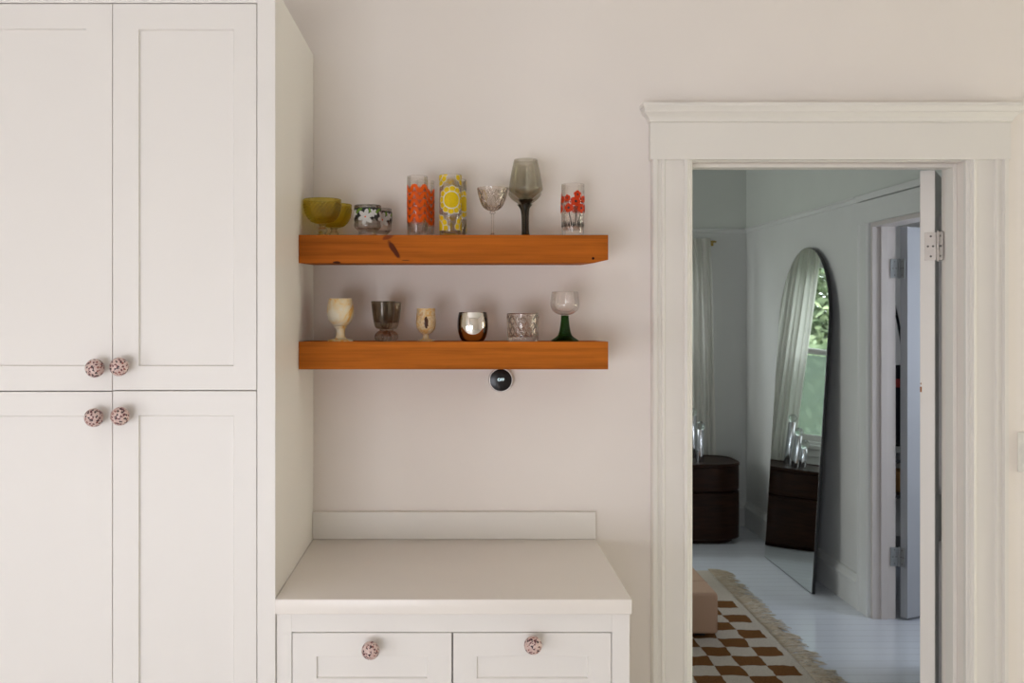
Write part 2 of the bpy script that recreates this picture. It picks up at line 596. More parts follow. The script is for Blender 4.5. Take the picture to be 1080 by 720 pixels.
def tube(bm, pts, r, seg=8, mi=0):
    pts = [Vector(p) for p in pts]
    rings = []
    for i, p in enumerate(pts):
        d = (pts[min(i + 1, len(pts) - 1)] - pts[max(i - 1, 0)]).normalized()
        u = d.cross(Vector((0, 0, 1)))
        if u.length < 1e-3:
            u = d.cross(Vector((1, 0, 0)))
        u.normalize()
        v = d.cross(u)
        rr = r[i] if isinstance(r, (list, tuple)) else r
        rings.append([bm.verts.new(p + (u * cos(2 * pi * k / seg) + v * sin(2 * pi * k / seg)) * rr) for k in range(seg)])
    for A, B in zip(rings, rings[1:]):
        for k in range(seg):
            f = bm.faces.new((A[k], A[(k + 1) % seg], B[(k + 1) % seg], B[k]))
            f.material_index = mi
    for f in (bm.faces.new(rings[0][::-1]), bm.faces.new(rings[-1])):
        f.material_index = mi

def tag(o, label, cat, group=None):
    o['label'] = label
    o['category'] = cat
    if group:
        o['group'] = group
    return o

def thing(name, label, cat, loc=(0, 0, 0), rz=0.0, group=None):
    o = bpy.data.objects.new(name, None)
    o.empty_display_size = 0.05
    COL.objects.link(o)
    o.location = loc
    o.rotation_euler = (0, 0, rz)
    return tag(o, label, cat, group)

def struct(name, bm, m, parent=None, **kw):
    o = link(name, bm, m, parent, **kw)
    if parent is None:
        o['kind'] = 'structure'
    return o

def dup(root, loc, rz, label, group=None):
    r = root.copy()
    COL.objects.link(r)
    r.location = loc
    r.rotation_euler = (0, 0, rz)
    r['label'] = label
    if group:
        r['group'] = group
    for ch in list(root.children):
        c = ch.copy()
        COL.objects.link(c)
        c.parent = r
        for g in ch.children:
            d = g.copy()
            COL.objects.link(d)
            d.parent = c
    return r

NB = bmesh.new

# ------------------------------------------------------------------ openings
DX0, DX1, DZ = PX(729, 2.86), PX(1016, 2.86), PZ(170.5, 2.86)     # doorway to the room beyond
WIN = (0.45, 1.69, 0.68, 2.06)                                    # bedroom window x0 x1 z0 z1
C_Y0, C_Y1, C_Z = 1.40, 2.15, 2.06                                # closet doorway in the bedroom's right wall

def wall_with_hole(name, m, axis, a, b, u0, u1, z0, z1, holes):
    """axis 'y': wall spans u=x, thickness a..b in y.  axis 'x': wall spans u=y, thickness in x.  holes sorted, not overlapping in u"""
    bm = NB()
    def bb(ua, ub, za, zb):
        if ub - ua < 1e-4 or zb - za < 1e-4:
            return
        if axis == 'y':
            box(bm, ua, ub, a, b, za, zb)
        else:
            box(bm, a, b, ua, ub, za, zb)
    cur = u0
    for (h0, h1, hz0, hz1) in holes:
        bb(cur, h0, z0, z1)
        bb(h0, h1, z0, hz0)
        bb(h0, h1, hz1, z1)
        cur = h1
    bb(cur, u1, z0, z1)
    return struct(name, bm, m)

# ------------------------------------------------------------------ kitchen shell
wall_with_hole('wall_back', M['wall'], 'y', 0.0, 0.12, KX0, KX1, 0, KH, [(DX0, DX1, 0, DZ)])
wl = wall_with_hole('wall_left', M['wall'], 'x', KX0 - 0.12, KX0, KY0, 0.12, 0, KH, [(-3.55, -2.25, 0.2, 2.2)])
wr = wall_with_hole('wall_right', M['wall'], 'x', KX1, KX1 + 0.12, KY0, 0.12, 0, KH, [(-0.9, -0.1, 0.45, 2.2)])
wf = wall_with_hole('wall_front', M['wall'], 'y', KY0 - 0.12, KY0, KX0, KX1, 0, KH, [(-2.1, -0.3, 0.12, 2.15)])
bm = NB(); box(bm, KX0, KX1, KY0, 0.0, -0.08, 0.0); struct('floor', bm, M['kfloor'])
bm = NB(); box(bm, KX0 - 0.12, KX1 + 0.12, KY0 - 0.12, 0.12, KH, KH + 0.1); struct('ceiling', bm, M['ceiling'])

def window(name, axis, a, u0, u1, z0, z1, depth=0.12, sash=0.05, m=None, sky_block=False):
    """double-hung window filling an opening; a = room-side coordinate, depth along +axis"""
    m = m or M['trim']
    def B(bm, ua, ub, d0, d1, za, zb, bev=0.004):
        if axis == 'y':
            box(bm, ua, ub, min(a + d0, a + d1), max(a + d0, a + d1), za, zb, bev)
        else:
            box(bm, min(a + d0, a + d1), max(a + d0, a + d1), ua, ub, za, zb, bev)
    s = 1 if depth > 0 else -1
    bm = NB()
    e = 0.022
    B(bm, u0, u0 + e, 0, depth, z0, z1); B(bm, u1 - e, u1, 0, depth, z0, z1)
    B(bm, u0 + e, u1 - e, 0, depth, z1 - e, z1); B(bm, u0 + e, u1 - e, 0, depth, z0, z0 + e)
    root = struct(name, bm, m)
    zm = (z0 + z1) / 2
    for (za, zb, dd) in ((z0 + e, zm + 0.02, 0.35), (zm - 0.02, z1 - e, 0.62)):
        bm = NB()
        d0, d1 = depth * dd, depth * dd + s * 0.03
        B(bm, u0 + e, u0 + e + sash, d0, d1, za, zb); B(bm, u1 - e - sash, u1 - e, d0, d1, za, zb)
        B(bm, u0 + e + sash, u1 - e - sash, d0, d1, za, za + sash); B(bm, u0 + e + sash, u1 - e - sash, d0, d1, zb - sash * 0.8, zb)
        link('sash', bm, m, root)
        bm = NB()
        B(bm, u0 + e + sash, u1 - e - sash, depth * dd + s * 0.012, depth * dd + s * 0.016, za + sash, zb - sash * 0.8, 0)
        link('pane', bm, M['pane'], root)
    if sky_block:  # added sheet and roller that keep the sky light out of the room
        bm = NB()
        B(bm, u0 + 0.005, u1 - 0.005, depth * 0.12, depth * 0.12 + s * 0.002, z0 + 0.005, z1 - 0.05, 0)
        link('sky_block_sheet', bm, M['sky_block'], root)
        bm = NB()
        B(bm, u0 + 0.005, u1 - 0.005, depth * 0.02, depth * 0.30, z1 - 0.055, z1 - 0.022, 0.008)
        link('sky_block_roller', bm, M['plastic'], root)
    bm = NB()   # casing on the room side
    c = 0.09
    B(bm, u0 - c, u0, -s * 0.02, 0, z0 - c, z1 + c); B(bm, u1, u1 + c, -s * 0.02, 0, z0 - c, z1 + c)
    B(bm, u0, u1, -s * 0.02, 0, z1, z1 + c); B(bm, u0 - 0.03 - c, u1 + 0.03 + c, -s * 0.05, 0, z0 - 0.03, z0)
    B(bm, u0, u1, -s * 0.02, 0, z0 - c, z0 - 0.03)
    link('casing', bm, m, root)
    return root
window('window_1', 'x', KX0, -3.55, -2.25, 0.2, 2.2, -0.12, sky_block=True)
window('window_2', 'y', KY0, -2.1, -0.3, 0.12, 2.15, -0.12, sky_block=True)
window('window_3', 'x', KX1, -0.9, -0.1, 0.45, 2.2, 0.12, sky_block=True)

# ------------------------------------------------------------------ room beyond the doorway
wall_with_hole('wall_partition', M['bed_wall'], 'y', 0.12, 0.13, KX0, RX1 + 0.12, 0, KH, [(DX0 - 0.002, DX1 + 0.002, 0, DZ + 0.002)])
ZR = 2.205   # picture rail
def two_tone(name, axis, a, b, u0, u1, holes):
    o = wall_with_hole(name, M['bed_wall'], axis, a, b, u0, u1, 0, KH, holes)
    o.data.materials.append(M['bed_upper'])
    me = o.data
    bm = bmesh.new(); bm.from_mesh(me)
    bmesh.ops.bisect_plane(bm, geom=bm.verts[:] + bm.edges[:] + bm.faces[:], plane_co=(0, 0, ZR), plane_no=(0, 0, 1))
    for f in bm.faces:
        if f.calc_center_median().z > ZR:
            f.material_index = 1
    bm.to_mesh(me); bm.free()
    return o
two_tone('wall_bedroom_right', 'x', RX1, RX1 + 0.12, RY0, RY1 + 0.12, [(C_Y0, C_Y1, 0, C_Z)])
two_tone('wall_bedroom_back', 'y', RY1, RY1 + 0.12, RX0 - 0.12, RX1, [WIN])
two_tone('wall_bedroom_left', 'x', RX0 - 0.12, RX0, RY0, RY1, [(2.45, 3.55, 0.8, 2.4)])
bm = NB(); box(bm, RX0 - 0.12, RX1 + 1.3, 0.0, RY1 + 0.12, -0.08, 0.0); struct('floor_bedroom', bm, M['floor'])
bm = NB(); box(bm, RX0 - 0.12, RX1 + 1.3, 0.12, RY1 + 0.12, KH, KH + 0.1); struct('ceiling_bedroom', bm, M['bed_upper'])
w4 = window('window_4', 'y', RY1, *WIN, 0.12, 0.045, M['bed_trim'])
bm = NB(); box(bm, WIN[0] + 0.06, WIN[1] - 0.06, RY1 + 0.098, RY1 + 0.0985, WIN[2] + 0.03, (WIN[2] + WIN[3]) / 2 - 0.03)
link('insect_screen', bm, M['mesh_screen'], w4)
window('window_5', 'x', RX0, 2.45, 3.55, 0.8, 2.4, -0.12, 0.05, M['bed_trim'], True)

def rail_prof(d, z):    # outline (offset from wall, z)
    return [(0, z - 0.022), (0.008, z - 0.020), (0.010, z - 0.002), (0.018, z + 0.004), (0.018, z + 0.010), (0, z + 0.012)]
bm = NB(); prism(bm, [(RX1 - u, v) for u, v in rail_prof(0, ZR)], 'y', C_Y1 + 0.17, RY1 - 0.032); struct('trim_1', bm, M['bed_trim'])
bm = NB(); prism(bm, [(RY1 - u, v) for u, v in rail_prof(0, ZR)], 'x', RX0, RX1); struct('trim_2', bm, M['bed_trim'])
BBP = [(0, 0), (0.018, 0), (0.018, 0.13), (0.026, 0.138), (0.026, 0.15), (0.016, 0.165), (0.012, 0.185), (0, 0.19)]
bm = NB(); prism(bm, [(RX1 - u, v) for u, v in BBP], 'y', C_Y1 + 0.125, RY1 - 0.028); struct('baseboard_right', bm, M['bed_trim'])
bm = NB(); prism(bm, [(RY1 - u, v) for u, v in BBP], 'x', RX0, RX1); struct('baseboard_back', bm, M['bed_trim'])

# closet behind the bedroom's right wall
CX0, CX1 = RX1 + 0.12, RX1 + 1.25
bm = NB()
box(bm, CX1, CX1 + 0.05, 0.6, 3.45, 0, KH); box(bm, CX0, CX1, 3.4, 3.45, 0, KH); box(bm, CX0, CX1, 0.6, 0.65, 0, KH)
box(bm, CX0, CX1, 0.65, 3.4, 2.4, 2.44)
struct('wall_closet', bm, M['closet'])
# closet door frame: head casing, side casings, jamb
bm = NB()
pf = [(0, 0), (0.022, 0), (0.022, 0.012), (0.016, 0.022), (0.016, 0.095), (0.020, 0.108), (0.012, 0.12), (0, 0.12)]
prism(bm, [(RX1 - u, C_Y1 + 0.125 - v) for u, v in pf], 'z', 0, C_Z)
prism(bm, [(RX1 - u, C_Y0 - 0.125 + v) for u, v in pf], 'z', 0, C_Z)
box(bm, RX1 - 0.022, RX1, C_Y0 - 0.135, C_Y1 + 0.135, C_Z, ZR - 0.03, 0.002)
box(bm, RX1 - 0.026, RX1, C_Y0 - 0.145, C_Y1 + 0.145, ZR - 0.025, ZR + 0.010, 0.004)
struct('trim_3', bm, M['bed_trim'])
bm = NB()
box(bm, RX1 + 0.0005, CX0 + 0.001, C_Y1 - 0.02, C_Y1 + 0.001, 0, C_Z); box(bm, RX1 + 0.0005, CX0 + 0.001, C_Y0 - 0.001, C_Y0 + 0.02, 0, C_Z)
box(bm, RX1 + 0.0005, CX0 + 0.001, C_Y0 + 0.02, C_Y1 - 0.02, C_Z - 0.02, C_Z)
box(bm, RX1 + 0.04, RX1 + 0.075, C_Y1 - 0.033, C_Y1 - 0.02, 0, C_Z - 0.02, 0.002)
struct('trim_4', bm, M['jamb'])

# ------------------------------------------------------------------ kitchen doorway trim
CD = 2.84
def zc(py): return PZ(py, CD)
def xc(px): return PX(px, CD)
def casing(name, xo, xi, z1):
    wdt = xi - xo   # signed: outer -> inner
    pr = [(0, 0), (0, 0.024), (0.03, 0.030), (0.12, 0.030), (0.15, 0.022), (0.21, 0.022), (0.235, 0.027), (0.30, 0.027), (0.33, 0.020),
          (0.76, 0.020), (0.79, 0.026), (0.86, 0.028), (0.90, 0.022), (0.94, 0.022), (0.97, 0.016), (1.0, 0.014), (1.0, 0)]
    bm = NB()
    prism(bm, [(xo + f * wdt, -d) for f, d in pr], 'z', 0, z1)
    return struct(name, bm, M['trim'])
casing('trim_5', xc(687.5), DX0, zc(168.5))
casing('trim_6', xc(1063), DX1, zc(168.5))
bm = NB()
box(bm, xc(685.3), xc(1065), -0.027, 0, zc(168.5), zc(129.5), 0.0015)
# crown cap: stacked profile, mitred ends
prof = [(0.027, zc(129.5), 0.0), (0.031, zc(128.6), 0.003), (0.031, zc(127.4), 0.003), (0.036, zc(124), 0.008), (0.046, zc(120.5), 0.017), (0.049, zc(119.8), 0.0195),
        (0.049, zc(118.6), 0.0195), (0.056, zc(115), 0.024), (0.058, zc(114.4), 0.0265), (0.058, zc(110.6), 0.0265)]
rings = []
for d, z, e in prof:
    x0, x1 = xc(685.3) - e, xc(1065) + e
    rings.append([bm.verts.new(p) for p in ((x0, 0, z), (x0, -d, z), (x1, -d, z), (x1, 0, z))])
for A, B in zip(rings, rings[1:]):
    for i in range(4):
        bm.faces.new((A[i], A[(i + 1) % 4], B[(i + 1) % 4], B[i]))
bm.faces.new(rings[0]); bm.faces.new(rings[-1])
struct('trim_7', bm, M['trim'])
# jambs with stops, lining the opening
bm = NB()
JT = 0.0
box(bm, DX1 + 0.0005, DX1 + 0.02, -0.004, 0.1305, 0, DZ, 0.001)
box(bm, DX0 - 0.02, DX0 - 0.0005, -0.004, 0.1305, 0, DZ, 0.001)
box(bm, DX0 - 0.02, DX1 + 0.02, -0.004, 0.1305, DZ + 0.0005, DZ + 0.02, 0.001)
box(bm, DX1 - 0.012, DX1, 0.035, 0.083, 0, DZ, 0.002)
box(bm, DX0, DX0 + 0.012, 0.035, 0.083, 0, DZ, 0.002)
box(bm, DX0 + 0.012, DX1 - 0.012, 0.035, 0.083, DZ - 0.012, DZ, 0.002)
struct('trim_8', bm, M['trim'])

# ------------------------------------------------------------------ doors with hinges
def hinge(parent, corner, d_edge, d_jamb, z0, h, wl_, wj, m):
    """butt hinge: leaf along d_edge on the door edge, leaf along d_jamb on the jamb, knuckle at the corner"""
    cx, cy = corner
    de, dj = Vector((*d_edge, 0)).normalized(), Vector((*d_jamb, 0)).normalized()
    def leaf_pts(d, n, wd):
        p = Vector((cx, cy, 0))
        return [p + d * 0.004, p + d * wd, p + d * wd + n * 0.003, p + d * 0.004 + n * 0.003]
    ne = Vector((de.y, -de.x, 0))
    if ne.y > 0: ne = -ne
    nj = Vector((dj.y, -dj.x, 0))
    if (nj.x if abs(nj.x) > abs(nj.y) else nj.y) > 0: nj = -nj
    bm = NB()
    prism(bm, [(p.x, p.y) for p in leaf_pts(de, ne, wl_)], 'z', z0, z0 + h)
    prism(bm, [(p.x, p.y) for p in leaf_pts(dj, nj, wj)], 'z', z0, z0 + h)
    hg = link('hinge', bm, m, parent)
    bm = NB()
    kc = Vector((cx, cy, 0)) + (ne + nj).normalized() * 0.004
    for k in range(5):
        a = z0 + h * k / 5 + 0.0012
        tube(bm, [(kc.x, kc.y, a), (kc.x, kc.y, z0 + h * (k + 1) / 5 - 0.0012)], 0.0062, 12)
    tube(bm, [(kc.x, kc.y, z0 - 0.004), (kc.x, kc.y, z0 + h + 0.004)], 0.0035, 10)
    link('hinge_knuckle', bm, m, hg, smooth=True, angle=40)
    for (f, q) in ((0.5, 0.14), (0.3, 0.5), (0.75, 0.5), (0.5, 0.86)):
        bm = NB()
        for (d, n, wd) in ((de, ne, wl_), (dj, nj, wj)):
            p = Vector((cx, cy, z0 + h * q)) + d * (0.006 + (wd - 0.008) * f) + n * 0.003
            tube(bm, [p, p + n * 0.0008], 0.0034, 10)
        link('screw', bm, M['dark'], hg)
    return hg

def door_leaf(name, B, d, th, side, wd, z0, z1, m):
    """B: hinge corner (knuckle side); d: direction along the leaf; side: unit vector across the thickness"""
    B = Vector((*B, 0)); d = Vector((*d, 0)).normalized(); s = Vector((*side, 0)).normalized()
    bm = NB()
    r = bmesh.ops.create_cube(bm, size=1)
    for v in r['verts']:
        p = B + d * (v.co.x + .5) * wd + s * (v.co.y + .5) * th
        v.co = Vector((p.x, p.y, z0 + (v.co.z + .5) * (z1 - z0)))
    bmesh.ops.bevel(bm, geom=bm.edges[:], offset=0.0015, segments=2, affect='EDGES')
    # sunk panels on both faces
    fs = [f for f in bm.faces if f.calc_area() > 0.3]
    root = struct(name, bm, m)
    for sgn, off in ((-1, 0.0), (1, th)):
        for (za, zb) in ((z0 + 0.22, z0 + 0.85), (z0 + 1.0, z1 - 0.13)):
            b2 = NB()
            for (ua, ub, va, vb) in ((0.12, wd - 0.12, za, za + 0.02), (0.12, wd - 0.12, zb - 0.02, zb), (0.12, 0.14, za, zb), (wd - 0.14, wd - 0.12, za, zb)):
                q = bmesh.ops.create_cube(b2, size=1)
                for v in q['verts']:
                    p = B + d * (ua + (v.co.x + .5) * (ub - ua)) + s * (off + sgn * (v.co.y * 0.008 + 0.003))
                    v.co = Vector((p.x, p.y, va + (v.co.z + .5) * (vb - va)))
            link('panel_moulding', b2, m, root)
    return root

# kitchen/bedroom door, open about 122 degrees into the far room
a = radians(32)
dd = (sin(a), cos(a)); ss = (-cos(a), sin(a))
HB = (PX(986, 3.0), 3.0 + CAMY)
d1 = door_leaf('door_1', HB, dd, 0.042, ss, 0.78, 0.008, DZ - 0.003, M['door'])
HZ1, HZ0 = PZ(244.5, 2.985), PZ(274, 2.985)
hinge(d1, (HB[0] + 0.009, HB[1] - 0.006), ss, (0.06, -1), HZ0, HZ1 - HZ0, 0.040, 0.026, M['steel'])
hinge(d1, (HB[0] + 0.009, HB[1] - 0.006), ss, (0.06, -1), 0.22, HZ1 - HZ0, 0.040, 0.026, M['steel'])
bm = NB()
zk = PZ(411, 3.0)
pA = Vector((HB[0], HB[1], 0)) + Vector((*ss, 0)) * 0.0395
for (dz, hh, dw) in ((0.0, 0.017, 0.005), (0.018, 0.006, 0.003)):
    q = bmesh.ops.create_cube(bm, size=1)
    for v in q['verts']:
        p = pA + Vector((*ss, 0)) * (v.co.x * dw) + Vector((*dd, 0)) * (-0.0006 + v.co.y * 0.001)
        v.co = Vector((p.x, p.y, zk + dz + v.co.z * hh))
link('chipped_patch', bm, M['chip'], d1)
# closet door, open past square into the closet
t = radians(27)
HC = (RX1 + 0.148, C_Y1 - 0.018)
dd2 = (cos(t), sin(t)); ss2 = (sin(t), -cos(t))
d2 = door_leaf('door_2', HC, dd2, 0.04, ss2, 0.66, 0.012, C_Z - 0.025, M['closet_door'])
for zz in (PZ(293, 5.0), PZ(596, 5.0)):
    hinge(d2, (HC[0] - 0.010, HC[1] - 0.0045), ss2, (-1, -0.02), zz, 0.098, 0.036, 0.046, M['old_steel'])

# ------------------------------------------------------------------ tall cabinet
XS = -0.428          # right side of the tall cabinet
YF = -0.60
FD = YF - CAMY       # 2.26
def xf(px): return PX(px, FD)
def zf(py): return PZ(py, FD)
KG = 'speckled knobs'

def panel_door(name, x0, x1, z0, z1, px0, px1, pz0, pz1, yf, th, m, parent, rec=0.007):
    """shaker front: one mesh, outer slab with a sunk centre panel"""
    bm = NB()
    g = 0.0025      # width of the slope into the panel
    def quad(*p): bm.faces.new([bm.verts.new(q) for q in p])
    e = 0.0007
    O = [(x0, z0), (x1, z0), (x1, z1), (x0, z1)]
    Oi = [(x0 + e, z0 + e), (x1 - e, z0 + e), (x1 - e, z1 - e), (x0 + e, z1 - e)]
    I = [(px0, pz0), (px1, pz0), (px1, pz1), (px0, pz1)]
    J = [(px0 + g, pz0 + g), (px1 - g, pz0 + g), (px1 - g, pz1 - g), (px0 + g, pz1 - g)]
    rows = [[bm.verts.new((x, yf + th, z)) for x, z in O], [bm.verts.new((x, yf + e, z)) for x, z in O], [bm.verts.new((x, yf, z)) for x, z in Oi],
            [bm.verts.new((x, yf, z)) for x, z in I], [bm.verts.new((x, yf + rec, z)) for x, z in J]]
    for A, B in zip(rows, rows[1:]):
        for i in range(4):
            bm.faces.new((A[i], A[(i + 1) % 4], B[(i + 1) % 4], B[i]))
    bm.faces.new(rows[-1]); bm.faces.new(rows[0])
    return link(name, bm, m, parent)

def knob(parent, x, z, yf, r, seed):
    bm = NB()
    prof = spline([(0.007, 0.0), (0.0065, 0.006), (0.009, 0.0105), (r * 0.72, 0.016), (r, 0.0115 + r), (r * 0.9, 0.0115 + r * 1.55), (r * 0.5, 0.0115 + r * 1.93), (0, 0.0115 + r * 2.02)], 5)
    lathe(bm, [(0, 0)] + prof, 32)
    o = link('knob', bm, M['speckle'], parent, smooth=True)
    o.rotation_euler = (pi / 2, seed, 0)
    o.location = (x, yf, z)
    return o

tc = thing('tall_cabinet', 'tall white cabinet with four recessed-panel doors at the left', 'cabinet', (0, 0, 0))
X0 = xf(-52)
bm = NB()
box(bm, X0, XS, YF + 0.021, -0.001, 0.0, 2.363)
# face frame
for (a0, a1, z0, z1) in ((X0, xf(-34), 0.0, 2.363), (xf(271.2), XS, 0.0, 2.363), (xf(-34), xf(271.2), zf(3), 2.363), (xf(-34), xf(271.2), 0.0, 0.112)):
    box(bm, a0, a1, YF, YF + 0.022, z0, z1, 0.0006, 1)
link('carcass', bm, M['cab'], tc)
fronts = [  # x0 x1 ytop ybot  panel x0 x1 ytop ybot  knob
    (-33.2, 118.3, 4.0, 411.9, -5.5, 90.5, 30, 386, (101, 388)),
    (118.9, 270.5, 4.0, 411.3, 146, 246.5, 30.5, 386, (126.5, 386.5)),
    (-33.2, 118.3, 413.0, None, -5.5, 90.5, 438.5, None, (100, 440)),
    (118.9, 270.5, 412.3, None, 146, 246.5, 437.8, None, (127.5, 438.5))]
for i, (a0, a1, t0, b0, p0, p1, pt, pb, kn) in enumerate(fronts):
    z1 = zf(t0); z0 = zf(b0) if b0 else 0.116
    q1 = zf(pt); q0 = zf(pb) if pb else 0.175
    dr = panel_door('door', xf(a0), xf(a1), z0, z1, xf(p0), xf(p1), q0, q1, YF + 0.0005, 0.019, M['cab'], tc)
    kd = FD - 0.03
    k = knob(dr, PX(kn[0], kd), PZ(kn[1], kd), YF, 0.0215, i * 1.3)
    k['label'] = 'round pink knob with dark speckles'

# ------------------------------------------------------------------ base cabinet, worktop, backsplash
YB = -0.592
BD = YB - CAMY
def xb(px): return PX(px, BD)
def zb(py): return PZ(py, BD)
bc = thing('base_cabinet', 'low white drawer cabinet under the worktop', 'cabinet', (0, 0, 0))
XR = 0.408
ZT = 0.9244; ZU = 0.8885
bm = NB()
box(bm, XS + 0.001, XR, YB + 0.021, -0.001, 0.1, ZU)
dz0 = zb(741)
xl0, xl1, xr0, xr1 = xb(307.6), xb(476.6), xb(477.4), xb(645.4)
zt = zb(666.5)
for (a0, a1, z0, z1) in ((XS + 0.001, xl0, 0.1, ZU), (xr1, XR, 0.1, ZU), (xl0, xr1, zt, ZU), (xl0, xr1, dz0 - 0.03, dz0), (xl0, xr1, 0.1, 0.14)):
    box(bm, a0, a1, YB, YB + 0.022, z0, z1, 0.0006, 1)
box(bm, XS + 0.03, XR - 0.02, YB + 0.07, YB + 0.09, 0.0, 0.1)
link('carcass', bm, M['cab'], bc)
for i, (a0, a1, p0, p1, kn) in enumerate(((xl0, xl1, xb(333.7), xb(451.2), (391, 685)), (xr0, xr1, xb(502.8), xb(620.5), (562, 679.5)))):
    dr = panel_door('drawer', a0 + 0.0016, a1 - (0.0006 if i == 0 else 0.0016), dz0 + 0.002, zt - 0.0018, p0, p1, zb(715.5), zb(692), YB + 0.0005, 0.019, M['cab'], bc, 0.006)
    kd = BD - 0.03
    k = knob(dr, PX(kn[0], kd), PZ(kn[1], kd), YB, 0.0208, 0.8 + i * 2.1)
    k['label'] = 'round pink knob with dark speckles'
for (a0, a1) in ((xl0, xl1), (xr0, xr1)):
    panel_door('door', a0 + 0.002, a1 - 0.002, 0.142, dz0 - 0.032, a0 + 0.06, a1 - 0.06, 0.2, dz0 - 0.09, YB + 0.0005, 0.019, M['cab'], bc)
bm = NB(); box(bm, XS + 0.0005, 0.411, -0.61, -0.0005, ZU + 0.0003, ZT, 0.003, 3)
tag(link('worktop', bm, M['counter'], smooth=True, angle=40), 'plain off-white worktop on top of the drawer cabinet', 'worktop')
bm = NB(); box(bm, XS + 0.001, 0.4105, -0.02, -0.0005, ZT + 0.0003, PZ(540, 2.84), 0.0012)
tag(link('backsplash', bm, M['trim']), 'low white upstand board at the back of the worktop', 'backsplash')

# ------------------------------------------------------------------ floating shelves
SD = 2.59
ST1, SB1 = PZ(247.6, SD), PZ(277.4, SD)
ST2, SB2 = PZ(360.2, SD), PZ(389.4, SD)
SX0, SX1 = XS + 0.0006, PX(641.5, SD)
def shelf(name, zt_, zb_, m, label, rise, chamf, drop=0.0):
    bm = NB()
    prof = [(SX0, zb_), (SX1, zb_), (SX1, zt_), (SX0, zt_)]
    if chamf:
        prof = [(SX0, zb_), (SX1 - 0.040, zb_), (SX1, zb_ + 0.009), (SX1, zt_), (SX0, zt_)]
    n = len(prof)
    fr = [bm.verts.new((x, -0.27, z)) for x, z in prof]
    bk = [bm.verts.new((x, -0.0006, z + (rise if z < zb_ + 0.02 else -drop))) for x, z in prof]
    bm.faces.new(fr); bm.faces.new(bk[::-1])
    for i in range(n):
        bm.faces.new((fr[i], bk[i], bk[(i + 1) % n], fr[(i + 1) % n]))
    es = [e for e in bm.edges if (e.verts[0].co.y < -0.2 and e.verts[1].co.y < -0.2)]
    bmesh.ops.bevel(bm, geom=es, offset=0.0012, segments=2, affect='EDGES')
    return tag(link(name, bm, m), label, 'shelf')
knots = [(PX(415.5, SD), PZ(263, SD), radians(-33), 0.0075, 0.029, (0.095, 0.022, 0.008)),
         (PX(409, SD), PZ(250, SD), radians(70), 0.006, 0.016, (0.20, 0.045, 0.012)),
         (PX(625.6, SD), PZ(272.4, SD), 0, 0.0042, 0.0042, (0.008, 0.002, 0.002)),
         (PX(355, SD), PZ(276.5, SD), radians(90), 0.003, 0.011, (0.06, 0.015, 0.006)),
         (PX(428, SD), PZ(274.5, SD), radians(90), 0.0012, 0.011, (0.11, 0.03, 0.01))]
shelf('floating_shelf', ST1, SB1, shelf_mat('knotty_wood', WOOD, knots, 3.1), 'upper orange-brown wood shelf with a dark knot in its edge', 0.0075, True)
shelf('floating_shelf', ST2, SB2, shelf_mat('plain_wood', (0.44, 0.122, 0.014), None, 9.7), 'lower orange-brown wood shelf with plain grain above the round thermostat', 0.003, False, 0.005)

# ------------------------------------------------------------------ thermostat and switch
TX, TZ = PX(528.3, 2.83), PZ(400.8, 2.83)
th = thing('thermostat', 'round black thermostat with chrome ring under the lower shelf', 'thermostat', (TX, -0.0005, TZ))
bm = NB(); lathe(bm, [(0, 0), (0.033, 0), (0.0345, 0.004), (0.0365, 0.010), (0.0365, 0.022), (0.0345, 0.0255), (0.0325, 0.0255), (0.0325, 0.02), (0, 0.02)], 64)
o = link('ring', bm, M['chrome'], th, smooth=True, angle=30); o.rotation_euler = (pi / 2, 0, 0)
bm = NB(); lathe(bm, [(0, 0.0202), (0.0323, 0.0202), (0.0323, 0.0262), (0.0318, 0.0272), (0.024, 0.0286), (0.012, 0.0293), (0, 0.0295)], 64)
o = link('display', bm, M['screen'], th, smooth=True, angle=50); o.rotation_euler = (pi / 2, 0, 0)
fc = bpy.data.curves.new('display_text', 'FONT')
fc.body = 'OFF'; fc.size = 0.0118; fc.align_x = 'CENTER'; fc.align_y = 'CENTER'; fc.extrude = 0.0002; fc.offset = 0.0001
fc.materials.append(M['screen_text'])
ft = bpy.data.objects.new('display_text', fc); COL.objects.link(ft); ft.parent = th
bpy.context.view_layer.update()
tm = bpy.data.meshes.new_from_object(ft)
bpy.data.objects.remove(ft)
ft = bpy.data.objects.new('display_text', tm); COL.objects.link(ft); ft.parent = th
ft.location = (0, -0.0300, 0.001); ft.rotation_euler = (pi / 2, 0, 0); ft['label'] = 'glowing pale OFF reading'

sw = thing('light_switch', 'white wall plate with toggle right of the doorway', 'light switch', (PX(1087, 2.85), -0.0005, PZ(477, 2.85)))
bm = NB(); box(bm, -0.034, 0.034, -0.006, 0, -0.059, 0.059, 0.0025, 3); link('plate', bm, M['plastic'], sw, smooth=True, angle=50)
bm = NB(); box(bm, -0.005, 0.005, -0.014, -0.006, -0.011, 0.011, 0.001); link('toggle', bm, M['plastic'], sw)

# ------------------------------------------------------------------ glassware
UD, UB = 2.67, 2.765       # depth of front and back row on the upper shelf
LD, LB = 2.66, 2.75        # the same on the lower shelf
ZU1, ZL1 = ST1 + 0.0004, ST2 + 0.0004
def upos(px, D): return (PX(px, D), D + CAMY, ZU1)
def lpos(px, D): return (PX(px, D), D + CAMY, ZL1 - 0.005 * (D + CAMY + 0.27) / 0.27)

